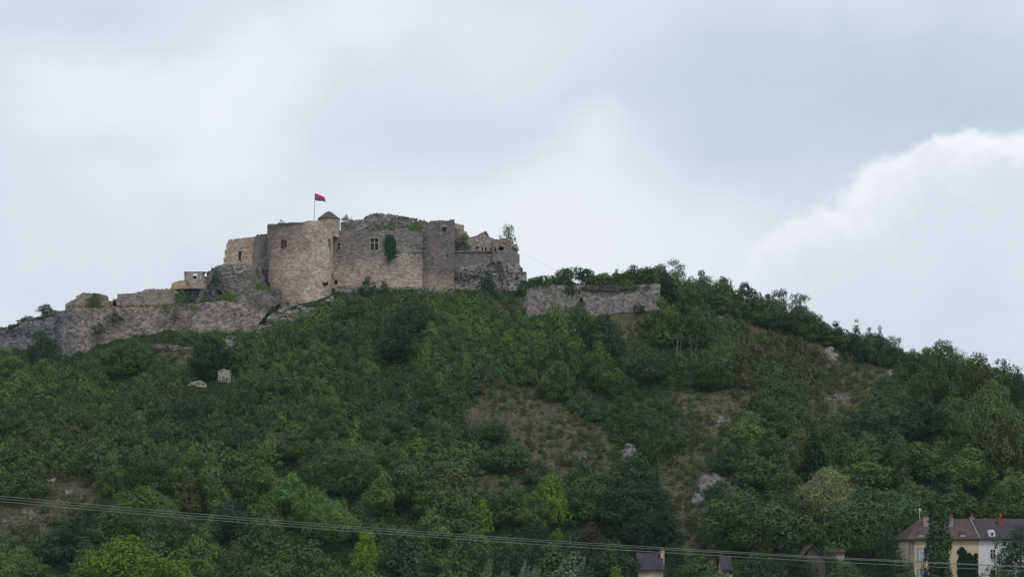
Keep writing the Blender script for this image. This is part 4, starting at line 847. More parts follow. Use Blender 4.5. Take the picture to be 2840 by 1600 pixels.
 ('bush', 275, 862, 890, 46, 'dark', '', None, 2), ('tree', 20, 965, 1040, 80, 'bright', 'fresh green tree under the outer wall at the border', None, 0),
 ('tree', 138, 843, 888, 52, 'dark', 'dark tree on the skyline above the outer wall', None, 2, 411), ('tree', 72, 876, 912, 44, 'dark', 'smaller dark tree on the skyline near the border', None, 3, 411), ('bush', 33, 898, 920, 30, 'dark', 'tiny dark bush on the skyline wall top', None, 4, 411), ('bush', 3, 905, 922, 20, 'dark', 'tiny bush cut by the border on the wall top', None, 4, 411),
 ('airy', 1405, 630, 700, 46, 'silver', 'thin nearly bare little tree on top of the terrace ruin', None, 1, 426), ('bush', 1352, 745, 806, 50, 'teal', 'dark bush in front of the cliff', None, 2, 417), ('bush', 1445, 775, 815, 50, 'dark', 'dark bush at the outer foot of the cliff', None, 3, 416),
]
SIL = [(1835, 735), (1900, 748), (1950, 756), (2000, 770), (2060, 788), (2100, 812), (2160, 812), (2220, 828), (2260, 862), (2300, 888), (2360, 896), (2450, 918), (2480, 945), (2530, 968), (2570, 955), (2640, 968), (2670, 985), (2720, 990), (2780, 1000), (2830, 1050), (2900, 1080), (3000, 1120)]
def ridge_tree(px, w, kind, dy, back):
    Y = float(np.interp(wx(px, 410), CTX, CTY)) + back; x = wx(px, Y); z = ground(x, Y); top = float(np.interp(px, [q[0] for q in SIL], [q[1] for q in SIL])) + dy
    c = pick(['blue', 'mid', 'mid', 'olive', 'bright'], x, Y); o = plant(kind, x, Y, z - .2, w / F * Y, max(2.5, wz(top, Y) - z + .2), c); AUTO.append((o, 'tree', c, w / F * Y, 5, x, Y, z))
for i, px in enumerate(np.arange(1846, 2990, 31)):
    ridge_tree(px + random.uniform(-8, 8), random.uniform(62, 92), random.choice(['tree', 'tree', 'tree', 'airy']) if px < 2540 else 'tree', random.uniform(4, 34), 1.0 + (i % 3))
for px in np.arange(1850, 2960, 50): ridge_tree(px + random.uniform(-12, 12), random.uniform(70, 95), 'tree', random.uniform(30, 52), -1.5)
for px, py, w_ in ((622, 1066, 2.2), (548, 1078, 2.2), (470, 985, 2.0), (510, 988, 2.0)):
    h_ = hit(px, py); PLACED.append((h_[0], h_[1] - w_, w_)); PLACED.append((h_[0], h_[1] - w_ * 2.2, w_ * .6))
for i in range(20):     # leafless grey brush in the central clearing
    px, py = random.uniform(1285, 1500), random.uniform(1150, 1215) ; h_ = hit(px, py); w_ = random.uniform(1.4, 2.4)
    o = plant('bare', *h_, w_, random.uniform(1.8, 3.2), 'grey'); AUTO.append((o, 'shrub', 'grey', w_, 2.0 + i % 2, *h_))
for r_ in HAND:
    kind, px, yt, yb, wp, col, lb = r_[:7]
    if not lb: continue
    hand(kind, px, yt, yb, wp, col, lb, rot=r_[7] if len(r_) > 7 else None, k=(r_[8] % len(PROTO[kind])) if len(r_) > 8 else None, Y=r_[9] if len(r_) > 9 else None)
# plants rooted in walls, given by photo place and depth
def wallplant(px, ytop, ybot, wpx, Y, col, label, name='bush', k=0, cat='bush'):
    cm, tm, pw, ph, _ = PROTO['bush'][k]; o = link(name, cm, loc=Wp(px, ybot, Y)); c = COL[col]
    o.scale = (wpx / F * Y / pw, min(wpx, ybot - ytop) / F * Y / pw * .7, (ybot - ytop) / F * Y / ph); o.color = (*c, 1); tag(o, label, cat); return o
wallplant(320, 868, 894, 46, 405.6, 'dark', 'larger dark bush rooted high in the rampart face', k=0)
wallplant(274, 895, 926, 32, 404.9, 'dark', 'smaller dark bush rooted in the rampart face beside the larger', k=1)
wallplant(262, 812, 850, 52, 408.2, 'olive', 'ivy-green shrub hanging over the low ruined building', k=2)
wallplant(499, 801, 842, 44, 408.6, 'mid', 'round green bush on the rampart beside the ladder foot', k=5)
wallplant(630, 812, 834, 76, 410.5, 'bright', 'flat grassy green shrub on top of the rampart right end', k=3)
wallplant(573, 815, 838, 30, 411.5, 'olive', 'small olive tuft between the ladder and the flat grassy shrub', k=4)
wallplant(722, 778, 806, 46, 412.0, 'bright', 'green bush on the rampart corner against the grey buttress', k=5)
wallplant(598, 745, 788, 26, 413.4, 'teal', 'dark green creeper at the head of the ladder', k=6)
wallplant(714, 738, 768, 12, 418.6, 'olive', 'narrow olive creeper in the joint below the ochre building', k=0)
wallplant(486, 848, 870, 11, 407.9, 'yellow', 'narrow yellow-green tuft hanging on the rampart', k=1)
wallplant(533, 842, 858, 24, 408.2, 'yellow', 'wider yellow-green tuft at the rampart edge under the ladder', k=2)
wallplant(460, 842, 856, 16, 407.8, 'olive', 'olive tuft on the rampart below the curtain wall end', k=3)
wallplant(1158, 614, 640, 46, 422.6, 'bright', 'fresh green shrub on the broken facade top before the corner tower', k=4)
wallplant(1080, 622, 640, 58, 423.6, 'olive', 'olive green growth on the rubble mound above the windows', k=5)
wallplant(960, 596, 613, 28, 427, 'bright', 'light green bush on the rubble mound beside the turret', k=6)
wallplant(1290, 652, 668, 30, 425, 'bright', 'bright bush on the ruin just right of the corner tower', k=0)
wallplant(1282, 668, 697, 40, 422.4, 'dark', 'dark bush on the terrace next to the corner tower', k=1)
wallplant(1430, 676, 696, 24, 421.6, 'olive', 'green bush at the outer end of the terrace ruin', k=2)
wallplant(1588, 800, 822, 8, 400.8, 'dark', 'tiny dark plant in the bastion face', k=3)
wallplant(760, 845, 880, 34, 411.6, 'teal', 'dark bush between rampart corner and rubble slope', k=4)
for i, (px, yt, yb, w_, c, lb) in enumerate([(1490, 776, 798, 60, 'mid', 'low green bush on the near end of the bastion top'), (1540, 772, 800, 60, 'bright', 'green bush second along the bastion top'), (1572, 742, 795, 50, 'mid', 'taller bush with upright shoots on the bastion top'),
        (1622, 744, 790, 62, 'dark', 'dark green bush beside the taller one on the bastion top'), (1585, 775, 812, 44, 'dark', 'dark bush spilling over the bastion edge'), (1670, 758, 790, 70, 'olive', 'olive shrub in the middle of the bastion top'), (1708, 748, 792, 50, 'mid', 'spiky green bush right of the middle of the bastion top'),
        (1760, 735, 795, 66, 'dark', 'tall dark bush on the far part of the bastion top'), (1792, 745, 795, 60, 'olive', 'olive bush between the tall dark bush and the bastion end'), (1730, 772, 805, 80, 'mid', 'hanging green shrub along the bastion edge'), (1460, 785, 812, 30, 'bright', 'small bright bush at the near corner of the bastion')]):
    wallplant(px, yt, yb + 6, w_, 402.6 if i != 4 and i != 9 else 401.3, c, lb, k=i % 7)
rg = np.random.default_rng(55); L = []
TOPB = [(1462, 788), (1500, 776), (1540, 772), (1560, 758), (1576, 748), (1620, 752), (1650, 765), (1690, 770), (1750, 762), (1800, 752), (1832, 742)]
for _ in range(340):
    px = rg.uniform(1463, 1833); Y = rg.uniform(401.2, 404.5); s_ = rg.uniform(.35, .85); top = np.interp(px, [q[0] for q in TOPB], [q[1] for q in TOPB]) + rg.uniform(0, 1) * 22 * (1 if rg.random() < .8 else -.35) - 7
    L.append((*Wp(px, top + s_ * 15, Y), s_ * 1.2, s_, s_ * .8))
for (x0, x1, y1) in ((1560, 1602, 812), (1700, 1800, 800), (1470, 1530, 798)):
    for _ in range(9): px = rg.uniform(x0, x1); s_ = rg.uniform(.3, .6); L.append((*Wp(px, rg.uniform(788, y1), 400.8), s_, .3, s_ * .9))
p_, n_ = lobe_points([(a[0], a[1], a[2] - 50, *a[3:]) for a in L], 19, rg, bump=.35, inner=.25); p_[:, 2] += 50; v = leaves(p_, n_, .23, rg)
xx = v[:, 0].reshape(-1, 4)[:, :1]; tt = np.where(np.sin(xx * 1.3) > .3, 1, 0); cc_ = np.array([(.088, .135, .045)]) * tt + np.array([(.062, .115, .042)]) * (1 - tt)
tag(link('overgrowth', np_mesh('overgrowth', v, len(v) // 4, M['leafmass'], np.repeat(cc_, 4, 0))), 'thick green overgrowth along the top of the bastion', 'overgrowth', kind='stuff')
# ivy leaf-shape on the facade
rg = np.random.default_rng(77); pts = []
while len(pts) < 1500:
    px, py = rg.uniform(1062, 1098), rg.uniform(649, 726); t = (py - 650) / 74; hw = 15.5 * (math.sin(math.pi * min(1, max(0, t)) ** .75) ** .55) * (1 if t < .55 else 1 - (t - .55) * .55)
    if abs(px - (1080 + 3 * math.sin(t * 3))) < hw: pts.append(Wp(px, py, YC + .72 - .35 * (1 - ((px - 1080) / 17) ** 2) * rg.uniform(.5, 1)))
for _ in range(11):
    px, py = 1080 + rg.uniform(-15, 15), rg.uniform(655, 715); dx_ = rg.uniform(-.5, .5) + (px - 1080) * .05
    for k_ in range(int(rg.uniform(8, 30))): px += dx_ * .7 + rg.normal(0, .5); py += rg.uniform(-.3, 1.0); pts.append(Wp(px, py, YC + .8))
v = leaves(np.array(pts), np.tile([0, -1.0, .35], (len(pts), 1)), .24, rg, .5); o = link('ivy', np_mesh('ivy', v, len(v) // 4, M['leaf'])); o.color = (.028, .085, .045, 1)
tag(o, 'leaf-shaped patch of dark green ivy hanging beside the cross window', 'ivy')

# ------------------------------------------------------------------ scattered cover
def zone(px, py):
    """what grows where on the hill, read off the photograph"""
    if py > 1440: return ['dark', 'teal', 'mid', 'bright', 'bright']
    if px > 2350 and py > 1180: return ['teal', 'mid', 'mid', 'bright', 'bright']
    if px > 1850 and py > 1200: return ['teal', 'blue', 'mid', 'mid', 'olive']
    if px > 1250 and 1050 < py < 1400: return ['blue', 'mid', 'blue', 'olive', 'brown']
    if px > 1850 and py < 1200: return ['blue', 'mid', 'mid', 'olive', 'brown']
    if py > 1250: return ['teal', 'mid', 'bright', 'bright', 'olive']
    if px < 560 and py < 1160: return ['blue', 'mid', 'mid', 'olive', 'bright']
    if px < 560: return ['teal', 'blue', 'mid', 'mid', 'olive']
    if py < 960: return ['mid', 'mid', 'bright', 'bright']
    return ['blue', 'mid', 'mid', 'bright', 'mid']
VLIM = [(-300, 1000), (0, 975), (140, 990), (160, 1000), (320, 955), (460, 925), (600, 915), (700, 930), (735, 915), (775, 880), (860, 862), (916, 828), (1000, 800), (1087, 806), (1258, 806), (1380, 800), (1444, 830), (1450, 878), (1532, 858), (1600, 845), (1827, 840), (1835, 748), (1900, 758), (1950, 770), (2000, 782), (2060, 798), (2110, 822), (2200, 835), (2260, 868), (2310, 900), (2450, 925), (2530, 975), (2600, 975), (2680, 995), (2780, 1010), (2840, 1060), (3200, 1150)]
def ok_top(x, y, z, h):
    px, py = project(x, y, z + h); return py > np.interp(px, [q[0] for q in VLIM], [q[1] for q in VLIM]) - (4 if px < 1830 else 0)
cell = {}
def near(x, y, r):
    cx, cy = int(x // 4), int(y // 4)
    for i in range(cx - 2, cx + 3):
        for j in range(cy - 2, cy + 3):
            for (a, c, q) in cell.get((i, j), ()):
                if (a - x) ** 2 + (c - y) ** 2 < (r + q) ** 2: return True
    return False
def mark(x, y, r): cell.setdefault((int(x // 4), int(y // 4)), []).append((x, y, r))
for q in PLACED: mark(*q)
def hides(x, y, z, h):
    px, py = project(x, y, z + h * .85); return any(inpoly(px, py, q) for q in DRY)
def outcrop(px, py): return any(w_ and abs(px - a) < w_ * .5 + 4 and -4 - h_ < py - c < 24 for (a, c, w_, h_, _, _) in ROCKS if w_ and w_ > 9)
BLDG = [(55.5, 92, 322, 342), (17, 23.5, 326, 338), (29, 33, 326, 338), (37, 46, 327, 340)]
def blocked(x, y): return any(a - .8 < x < c + .8 and d_ - 14 < y < e + 1 for (a, c, d_, e) in BLDG)
rnd = random.Random(5)
# trees filling the lower slope and the right flank
ntree = 0
for _ in range(9000):
    if ntree >= 175: break
    
    y = rnd.uniform(330, 418); x = rnd.uniform(-.235, .235) * y; z = ground(x, y); px, py = project(x, y, z)
    prob = 1.0 if py > 1400 or (px > 2380 and py > 1150) else (.5 if py > 1330 else (.35 if px > 1850 and py > 1150 else .012))
    if px > 1830 and y > float(np.interp(x, CTX, CTY)) - 6: prob = .55
    if rnd.random() > prob or isdry(x, y, z) or blocked(x, y): continue
    w = (rnd.uniform(5.2, 8.6) if py > 1330 else rnd.uniform(4.4, 7)) if prob > .3 else rnd.uniform(3.6, 5.4); h = w * rnd.uniform(.85, 1.25)
    if near(x, y, w * .27) or not ok_top(x, y, z, h) or hides(x, y, z, h * 1.2) or hides(x, y, z, h * .5): continue
    kd = 'tall' if rnd.random() < .15 else 'tree'
    if kd == 'tall': h *= 1.35; w *= .75
    c = pick(zone(px, py), x, y); c = 'mid' if c == 'brown' else c
    o = plant(kd, x, y, z - .1, w, h, c); mark(x, y, w * .25); ntree += 1; AUTO.append((o, 'tree', c, w, h, x, y, z))
# bushes; the largest in view become objects, the rest one mass
cand = []
for _ in range(60000):
    y = rnd.uniform(328, 424); x = rnd.uniform(-.236, .236) * y; z = ground(x, y); px, py = project(x, y, z)
    dr = isdry(x, y, z)
    if dr and rnd.random() > (.26 if px > 420 else .04): continue
    if not dr and y > float(np.interp(x, CTX, CTY)) + (3 if px > 1830 else -.5): continue
    if 1440 < px < 1832 and y > 399.5 and y < 416: continue
    w = (rnd.uniform(1.6, 3.7) ** 1.0) * (.55 if dr else 1) * (1.15 if py > 1250 else 1); h = w * rnd.uniform(.65, 1.08)
    if near(x, y, w * (.24 if not dr else .42)) or not ok_top(x, y, z, h) or blocked(x, y): continue
    if not dr and hides(x, y, z, h) and rnd.random() < (.75 if px > 420 else 1): continue
    if outcrop(px, py): continue
    if 600 < px < 642 and 1030 < py < 1078: continue
    if 522 < px < 574 and 1060 < py < 1095: continue
    if 405 < px < 545 and 950 < py < 1010 and rnd.random() < .8: continue
    c = pick(zone(px, py), x, y)
    if dr: c = rnd.choice(['brown', 'olive', 'blue', 'brown', 'mid'])
    cand.append((w * h / (y * y), x, y, z, w, h, c)); mark(x, y, w * .22)
cand.sort(reverse=True)
inside = [q for q in cand if -20 < project(q[1], q[2], q[3])[0] < 2860 and project(q[1], q[2], q[3] + q[5])[1] < 1590]
big = inside[:255]; bigset = set(id(q) for q in big)
for q in big:
    o = plant('bush', q[1], q[2], q[3] - .05, q[4], q[5], q[6]); AUTO.append((o, 'bush', q[6], q[4], q[5], q[1], q[2], q[3]))
LB = []
for s_ in range(5):
    rg = np.random.default_rng(1200 + s_); w, h = 3.2, 2.3; p_, n_ = lobe_points(dome(rg, w, h, 12, -.2), 14, rg, bump=.3, inner=.2); LB.append(leaves(p_, n_ + np.array([0, 0, .25]), .26, rg))
vs, ts = [], []; rg = np.random.default_rng(9)
for q in cand:
    if id(q) in bigset: continue
    _, x, y, z, w, h, c = q; B = LB[rg.integers(5)]; a = rg.uniform(0, 6.283); ca, sa = math.cos(a), math.sin(a)
    v = B * np.array([w / 3.2, w / 3.2, h / 2.3]); v = np.stack([v[:, 0] * ca - v[:, 1] * sa + x, v[:, 0] * sa + v[:, 1] * ca + y, v[:, 2] + z - .05], 1)
    t = np.array(COL[c]) * rg.uniform(.94, 1.07, 3) * rg.uniform(.78, 1.22); vs.append(v); ts.append(np.tile(t, (len(v), 1)))
# knee-high undergrowth closing the gaps between the bushes
ug = []; uc = []
for _ in range(55000):
    y = rnd.uniform(328, 424); x = rnd.uniform(-.236, .236) * y; z = ground(x, y)
    if isdry(x, y, z): continue
    px, py = project(x, y, z)
    if y > float(np.interp(x, CTX, CTY)) + (3 if px > 1830 else -.2) or (1440 < px < 1832 and y > 400.4) or blocked(x, y) or outcrop(px, py) or py < np.interp(px, [q[0] for q in VLIM], [q[1] for q in VLIM]): continue
    ug.append((x, y, z)); uc.append(np.array(COL[pick(zone(px, py), x, y)]) * rnd.uniform(.42, .66))  # plant tints darkened: the shade in the gaps is put into the colour
ug = np.repeat(np.array(ug), 4, 0) + rg.normal(0, 1, (len(ug) * 4, 3)) * [.45, .45, .1] + [0, 0, .22]
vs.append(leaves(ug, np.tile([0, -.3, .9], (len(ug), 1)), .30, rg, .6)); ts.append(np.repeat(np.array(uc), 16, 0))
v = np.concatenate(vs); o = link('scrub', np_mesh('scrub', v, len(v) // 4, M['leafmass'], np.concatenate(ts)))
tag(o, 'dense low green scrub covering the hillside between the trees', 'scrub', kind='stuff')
# dry grass tufts
gp, gt = [], []
for _ in range(60000):
    y = rnd.uniform(330, 422); x = rnd.uniform(-.23, .23) * y; z = ground(x, y)
    if isdry(x, y, z) and y < float(np.interp(x, CTX, CTY)) + 1: gp.append((x, y, z)); gt.append(rnd.choice([(.115, .10, .058), (.095, .095, .05), (.075, .095, .04), (.145, .128, .078), (.062, .085, .038), (.085, .092, .045)]))
rg = np.random.default_rng(21); n = len(gp); cpt = np.repeat(np.array(gp), 3, 0) + rg.normal(0, .22, (n * 3, 3)) * [1, 1, .25] + [0, 0, .08]
v = leaves(cpt, np.tile([0, -.8, .6], (n * 3, 1)), .30, rg, .5); o = link('dry_grass', np_mesh('dry_grass', v, len(v) // 4, M['leafmass'], np.repeat(np.array(gt), 12, 0)))
tag(o, 'dry brown grass on the open parts of the slope', 'grass', kind='stuff')
# grass and weeds along wall tops
wp_ = []
for (x0, y0, x1, y1, Y, n) in ((1008, 606, 1186, 610, 427, 130), (1465, 796, 1828, 790, 401.9, 2600), (185, 850, 500, 846, 407.5, 160), (1262, 668, 1330, 655, 425, 70), (430, 900, 640, 905, 409, 0), (0, 914, 160, 864, 408, 240), (1462, 790, 1828, 786, 403, 400)):
    for _ in range(n):
        t = rnd.random(); py = y0 + (y1 - y0) * t
        if (x0, y0) == (1008, 606): py = np.interp(x0 + (x1 - x0) * t, [1008, 1031, 1064, 1094, 1120, 1158, 1187], [607, 595, 595, 598, 603, 609, 618])
        wp_.append(Wp(x0 + (x1 - x0) * t, py + rnd.uniform(-2, 2), Y + rnd.uniform(-.3, 1.4)))
        if x0 > 1460: q_ = wp_[-1]; wp_[-1] = (q_[0], q_[1], q_[2] + rnd.random() ** 2 * 2.1 * (.55 + .45 * math.sin(q_[0] * .9)) - .25)
v = leaves(np.array(wp_), np.tile([0, -1, .2], (len(wp_), 1)), .34, rg, .5); tt = np.repeat(np.array([rnd.choice([(.05, .085, .03), (.09, .10, .04), (.12, .10, .06)]) for _ in wp_]), 4, 0)
tag(link('weeds', np_mesh('weeds', v, len(v) // 4, M['leafmass'], tt)), 'weeds and grass fringing the wall tops', 'weeds', kind='stuff')

# ================================================================== HOUSES
def tilemat(name, c):
    m, nb, p = newmat(name); p.inputs['Roughness'].default_value = .9
    g = nb.n('ShaderNodeNewGeometry').outputs['Position']; v = nb.n('ShaderNodeTexVoronoi'); nb.lk(nb.vm('MULTIPLY', g, (4, 2, 5)), v.inputs['Vector']); v.inputs['Scale'].default_value = 1
    s = nb.n('ShaderNodeSeparateColor'); nb.lk(v.outputs['Color'], s.inputs[0]); val = nb.m('ADD', nb.m('MULTIPLY', s.outputs[0], .5), nb.m('ADD', .45, nb.m('MULTIPLY', nb.noise(g, .5, 5), .6)))
    cb = nb.n('ShaderNodeCombineXYZ')
    for i in range(3): nb.lk(val, cb.inputs[i])
    nb.lk(nb.mix(1.0, c, cb.outputs[0], 'MULTIPLY'), p.inputs['Base Color']); return m
M['tile_brown'] = tilemat('brown_tiles', (.082, .056, .05)); M['tile_dark'] = tilemat('dark_tiles', (.055, .046, .05)); M['slate'] = tilemat('slate_tiles', (.045, .042, .052)); M['tile_old'] = tilemat('old_brown_tiles', (.085, .074, .062)); M['tile_red'] = tilemat('red_tiles', (.085, .055, .048))
M['yellow'] = plain('yellow_plaster', (.58, .47, .32), .9, .08, .35); M['offwhite'] = plain('offwhite_plaster', (.68, .68, .67), .9, .06, .3); M['quoin'] = plain('quoin_stone', (.25, .225, .20), .9, .25, 1.5)
M['chim'] = plain('chimney_render', (.26, .245, .22), .9, .2, 1.2); M['pot'] = plain('terracotta', (.20, .075, .045), .8, .3, 4); M['bluegrey'] = plain('blue_shutter', (.22, .27, .33), .6, .1, 2); M['skyglass'] = plain('skylight_glass', (.50, .56, .62), .15, .1, 1)
M['cream'] = plain('cream_plaster', (.42, .35, .26), .9, .2, .6); M['curtain'] = plain('pale_curtain', (.42, .47, .50), .6, .15, 2); M['ziegel'] = M['pot']
def chimney(parent, x0, y0, x1, y1, Y, d, mat='chim', pots=((.5, 9, 'pot'),), base=None):
    c = MB().pbox(x0, y0, x1, y1, Y, d).pbox(x0 - 1, y0 - 1, x1 + 1, y0 + 1.5, Y, d + .1, .05).build('chimney', M[mat], parent)
    for t, hp, mt in pots:
        px = x0 + (x1 - x0) * t; X = wx(px, Y); zt = wz(y0 - 1, Y)
        q = MB().lathe(X, Y + d / 2, [(.16, zt), (.2, zt + hp / F * Y * .3), (.13, zt + hp / F * Y), (.01, zt + hp / F * Y)], 10).build('chimney_pot', M[mt]); q.parent = c; q.location = -Vector(parent.location)
    return c
def win(parent, x0, y0, x1, y1, Y, pane='glassdark', frame='offwhite', fw=1.6, bars=True, shutters=None):
    w = MB().pbox(x0, y0, x1, y1, Y, .06, .03).build('window', M[pane], parent)
    fr = MB().pbox(x0 - fw, y0 - fw, x1 + fw, y0, Y, .12, .07).pbox(x0 - fw * 1.4, y1, x1 + fw * 1.4, y1 + fw * 1.1, Y, .2, .12).pbox(x0 - fw, y0, x0, y1, Y, .12, .065).pbox(x1, y0, x1 + fw, y1, Y, .12, .065)
    if bars: fr.pbox((x0 + x1) / 2 - .5, y0, (x0 + x1) / 2 + .5, y1, Y, .1, .055).pbox(x0, (y0 * 2 + y1) / 3 - .4, x1, (y0 * 2 + y1) / 3 + .4, Y, .1, .05)
    f_ = fr.build('window_frame', M[frame]); f_.parent = w; f_.location = -Vector(parent.location); return w
HYF = 325.0; X0, X1, X2 = wx(2524, HYF), wx(2714.5, HYF), 84.0; EZ = wz(1491.5, HYF); RZ = wz(1437.5, 331.5); ZB = -.8
yh = thing('yellow_house', 'pale yellow plastered house with brown hipped roof and two grey chimneys', 'house', (X0 + 4, HYF, 0))
MB().box(X0, X1, HYF, HYF + 13, ZB, EZ).build('wall', M['yellow'], yh)
MB().box(X0 - .05, X0 + .62, HYF - .05, HYF + .6, ZB, EZ - .02).build('quoin', M['quoin'], yh)
MB().box(X0 - .2, X1, HYF - .18, HYF + .1, EZ - .32, EZ - .02).build('cornice', M['quoin'], yh)
eo = .55; hx = wx(2550, 331.5)
def roofv(x0, x1, hip, mat, parent, name='roof'):
    e = EZ + .02; mb = MB(); xr0 = hip if hip else x0
    V_ = [(x0 - (eo if hip else 0), HYF - eo, e - .1), (x1, HYF - eo, e - .1), (x1, HYF + 6.5, RZ), (xr0, HYF + 6.5, RZ), (x0 - (eo if hip else 0), HYF + 13.5, e - .1), (x1, HYF + 13.5, e - .1)]
    V_ += [(a, b_, c - .16) for a, b_, c in V_]
    mb.add(V_, [(0, 1, 2, 3), (3, 2, 5, 4), (0, 3, 4), (6, 9, 8, 7), (9, 10, 11, 8), (6, 10, 9), (0, 6, 7, 1), (4, 5, 11, 10), (0, 4, 10, 6), (1, 7, 8, 2), (2, 8, 11, 5)])
    return mb.build(name, mat, parent)
rfy = roofv(X0, X1, hx, M['tile_brown'], yh)
chimney(yh, 2561, 1434, 2576, 1462, 328.6, 1.1, pots=((.3, 8, 'tile_red'), (.7, 8, 'tile_red'))); chimney(yh, 2631.5, 1437, 2643.5, 1460, 328.6, 1.1, pots=((.35, 10, 'pot'), (.75, 12, 'pot')))
def roofY(py): # depth of the front roof plane at this row
    Y = HYF
    for _ in range(30): z = wz(py, Y); Y = HYF - eo + (z - (EZ - .08)) / (RZ - EZ + .08) * (6.5 + eo)
    return Y
def roofwin(parent, x0, y0, x1, y1, skew=4):
    Ya, Yb = roofY(y0) - .06, roofY(y1) - .06
    def pt(x, y, Y): return Wp(x, y, Y)
    fr = MB().add([pt(x0 - 1.5 - skew, y0 - 1.5, Ya), pt(x1 + 1.5 - skew, y0 - 1.5, Ya), pt(x1 + 1.5, y1 + 1.5, Yb), pt(x0 - 1.5, y1 + 1.5, Yb)], [(0, 1, 2, 3)])
    o = fr.build('skylight', M['tile_dark'], parent); md = o.modifiers.new('s', 'SOLIDIFY'); md.thickness = .08
    g_ = MB().add([pt(x0 - skew, y0, Ya - .07), pt(x1 - skew, y0, Ya - .07), pt(x1, y1, Yb - .07), pt(x0, y1, Yb - .07)], [(0, 1, 2, 3)]).build('pane', M['skyglass']); g_.parent = o; g_.location = -Vector(parent.location)
roofwin(yh, 2548, 1475.5, 2560.5, 1486); roofwin(yh, 2664.5, 1475, 2677.5, 1486)
win(yh, 2546, 1521, 2565, 1553, HYF, 'curtain', 'bluegrey', 2.4); win(yh, 2546, 1579, 2565, 1612, HYF, 'curtain', 'bluegrey', 2.4); win(yh, 2620, 1579, 2638, 1612, HYF, 'curtain', 'bluegrey', 2.4)
sw = MB().box(X0 - .06, X0 - .02, HYF + 4.2, HYF + 5.3, wz(1556, 330), wz(1519, 330)).build('side_window', M['curtain'], yh)
an = thing('antenna', 'thin television aerial on the yellow house roof end', 'antenna', Wp(2550.5, 1437, 331.3)); am = MB().tube([Wp(2550.5, 1438.5, 331.3), Wp(2550.5, 1408, 331.3)], .035, 6)
am.build('mast', M['offwhite'], an); ae = MB()
for q in range(4): ae.tube([Wp(2547 + q, 1410 + q * 2.2, 331.1), Wp(2554.5 + q * .4, 1410 + q * 2.2, 331.6)], .025, 5)
ae.build('aerial', M['offwhite'], an)
wh = thing('white_house', 'white plastered house with dark roof and round-topped dormer, joined to the yellow house', 'house', (X1 + 5, HYF, 0))
MB().box(X1 + .01, X2, HYF, HYF + 13, ZB, EZ).build('wall', M['offwhite'], wh)
roofv(X1 + .01, X2, None, M['tile_dark'], wh)
fs = MB(); 
A_, B_ = Vector((X1, HYF - eo - .02, EZ + .02)), Vector((X1, HYF + 6.4, RZ + .06)); fs.tube([A_, B_], .09, 6); fs.build('roof_flashing', M['chim'], wh)
chimney(wh, 2691, 1434, 2702, 1449, 331.0, .9, pots=((.5, 9, 'pot'),)); chimney(wh, 2769.5, 1437, 2783, 1455, 329.2, 1.0, 'pot', pots=((.5, 14, 'pot'),))
dm = MB(); dY = roofY(1486) - .1; dcx = 2751.5; ring = []
prof = [(2743, 1486.5), (2743.5, 1478), (2745.5, 1471.5), (2749, 1468.3), (2752, 1467.5), (2755, 1468.4), (2758.5, 1471.8), (2760.4, 1478), (2760.8, 1486.5)]
vv = [Wp(a, c, dY) for a, c in prof] + [(Wp(a, c, dY)[0], dY + 2.2, Wp(a, c, dY)[2]) for a, c in prof]; n_ = len(prof)
dm.add(vv, [tuple(range(n_)), tuple(range(2 * n_ - 1, n_ - 1, -1))] + [(i, i + n_, (i + 1) % n_ + n_, (i + 1) % n_) for i in range(n_)])
dmo = dm.build('dormer', M['offwhite'], wh); dw_ = MB().pbox(2748, 1476, 2755.5, 1484, dY, .05, .03).build('window', M['glassdark']); dw_.parent = dmo; dw_.location = -Vector(wh.location)
win(wh, 2747, 1523, 2760, 1549, HYF, 'glassdark', 'offwhite', 1.2); win(wh, 2748, 1580, 2761, 1612, HYF, 'glassdark', 'quoin', 1.2); win(wh, 2822, 1588, 2840, 1612, HYF, 'glassdark', 'quoin', 1.2)
wr = MB().lathe(wx(2733, 340), 340, [(2.2, wz(1448, 340)), (1.55, wz(1444, 340)), (.35, wz(1437.5, 340)), (.01, wz(1436.8, 340))], 20)
tag(wr.build('turret_cap', M['chim'], None, Wp(2733, 1444, 340)), 'shallow pale cone roof peeping over the white house ridge', 'roof')
# ivy-clad broken wall before the houses
iw = thing('ivy_stump', 'jagged dark ivy-covered stump between poplar and white house', 'ivy', Wp(2685, 1640, 319))
IV = [(2656, 1640), (2657, 1560), (2658, 1535), (2654, 1524), (2657, 1520), (2661, 1530), (2662, 1518), (2666, 1515), (2672, 1516), (2675, 1522), (2683, 1530), (2692, 1535), (2700, 1547), (2703, 1533), (2708, 1530), (2712, 1538), (2713, 1640)]
wall('wall_core', [(x * .94 + 2684 * .06, y + 4) for x, y in IV], 319.3, M['greywall'], iw, thick=.8, rough=.05)
rg = np.random.default_rng(31); pts = []
while len(pts) < 2600:
    px, py = rg.uniform(2652, 2715), rg.uniform(1513, 1640)
    if inpoly(px, py, IV): pts.append(Wp(px, py, 319.1 - rg.uniform(0, .35)))
pp = np.array(pts); v = leaves(pp, np.tile([0, -1.0, .3], (len(pp), 1)), .22, rg); me = np_mesh('ivy_leaves', v - np.array(iw.location), len(v) // 4, M['leaf']); o = link('ivy_leaves', me, iw); o.color = (.012, .032, .018, 1)
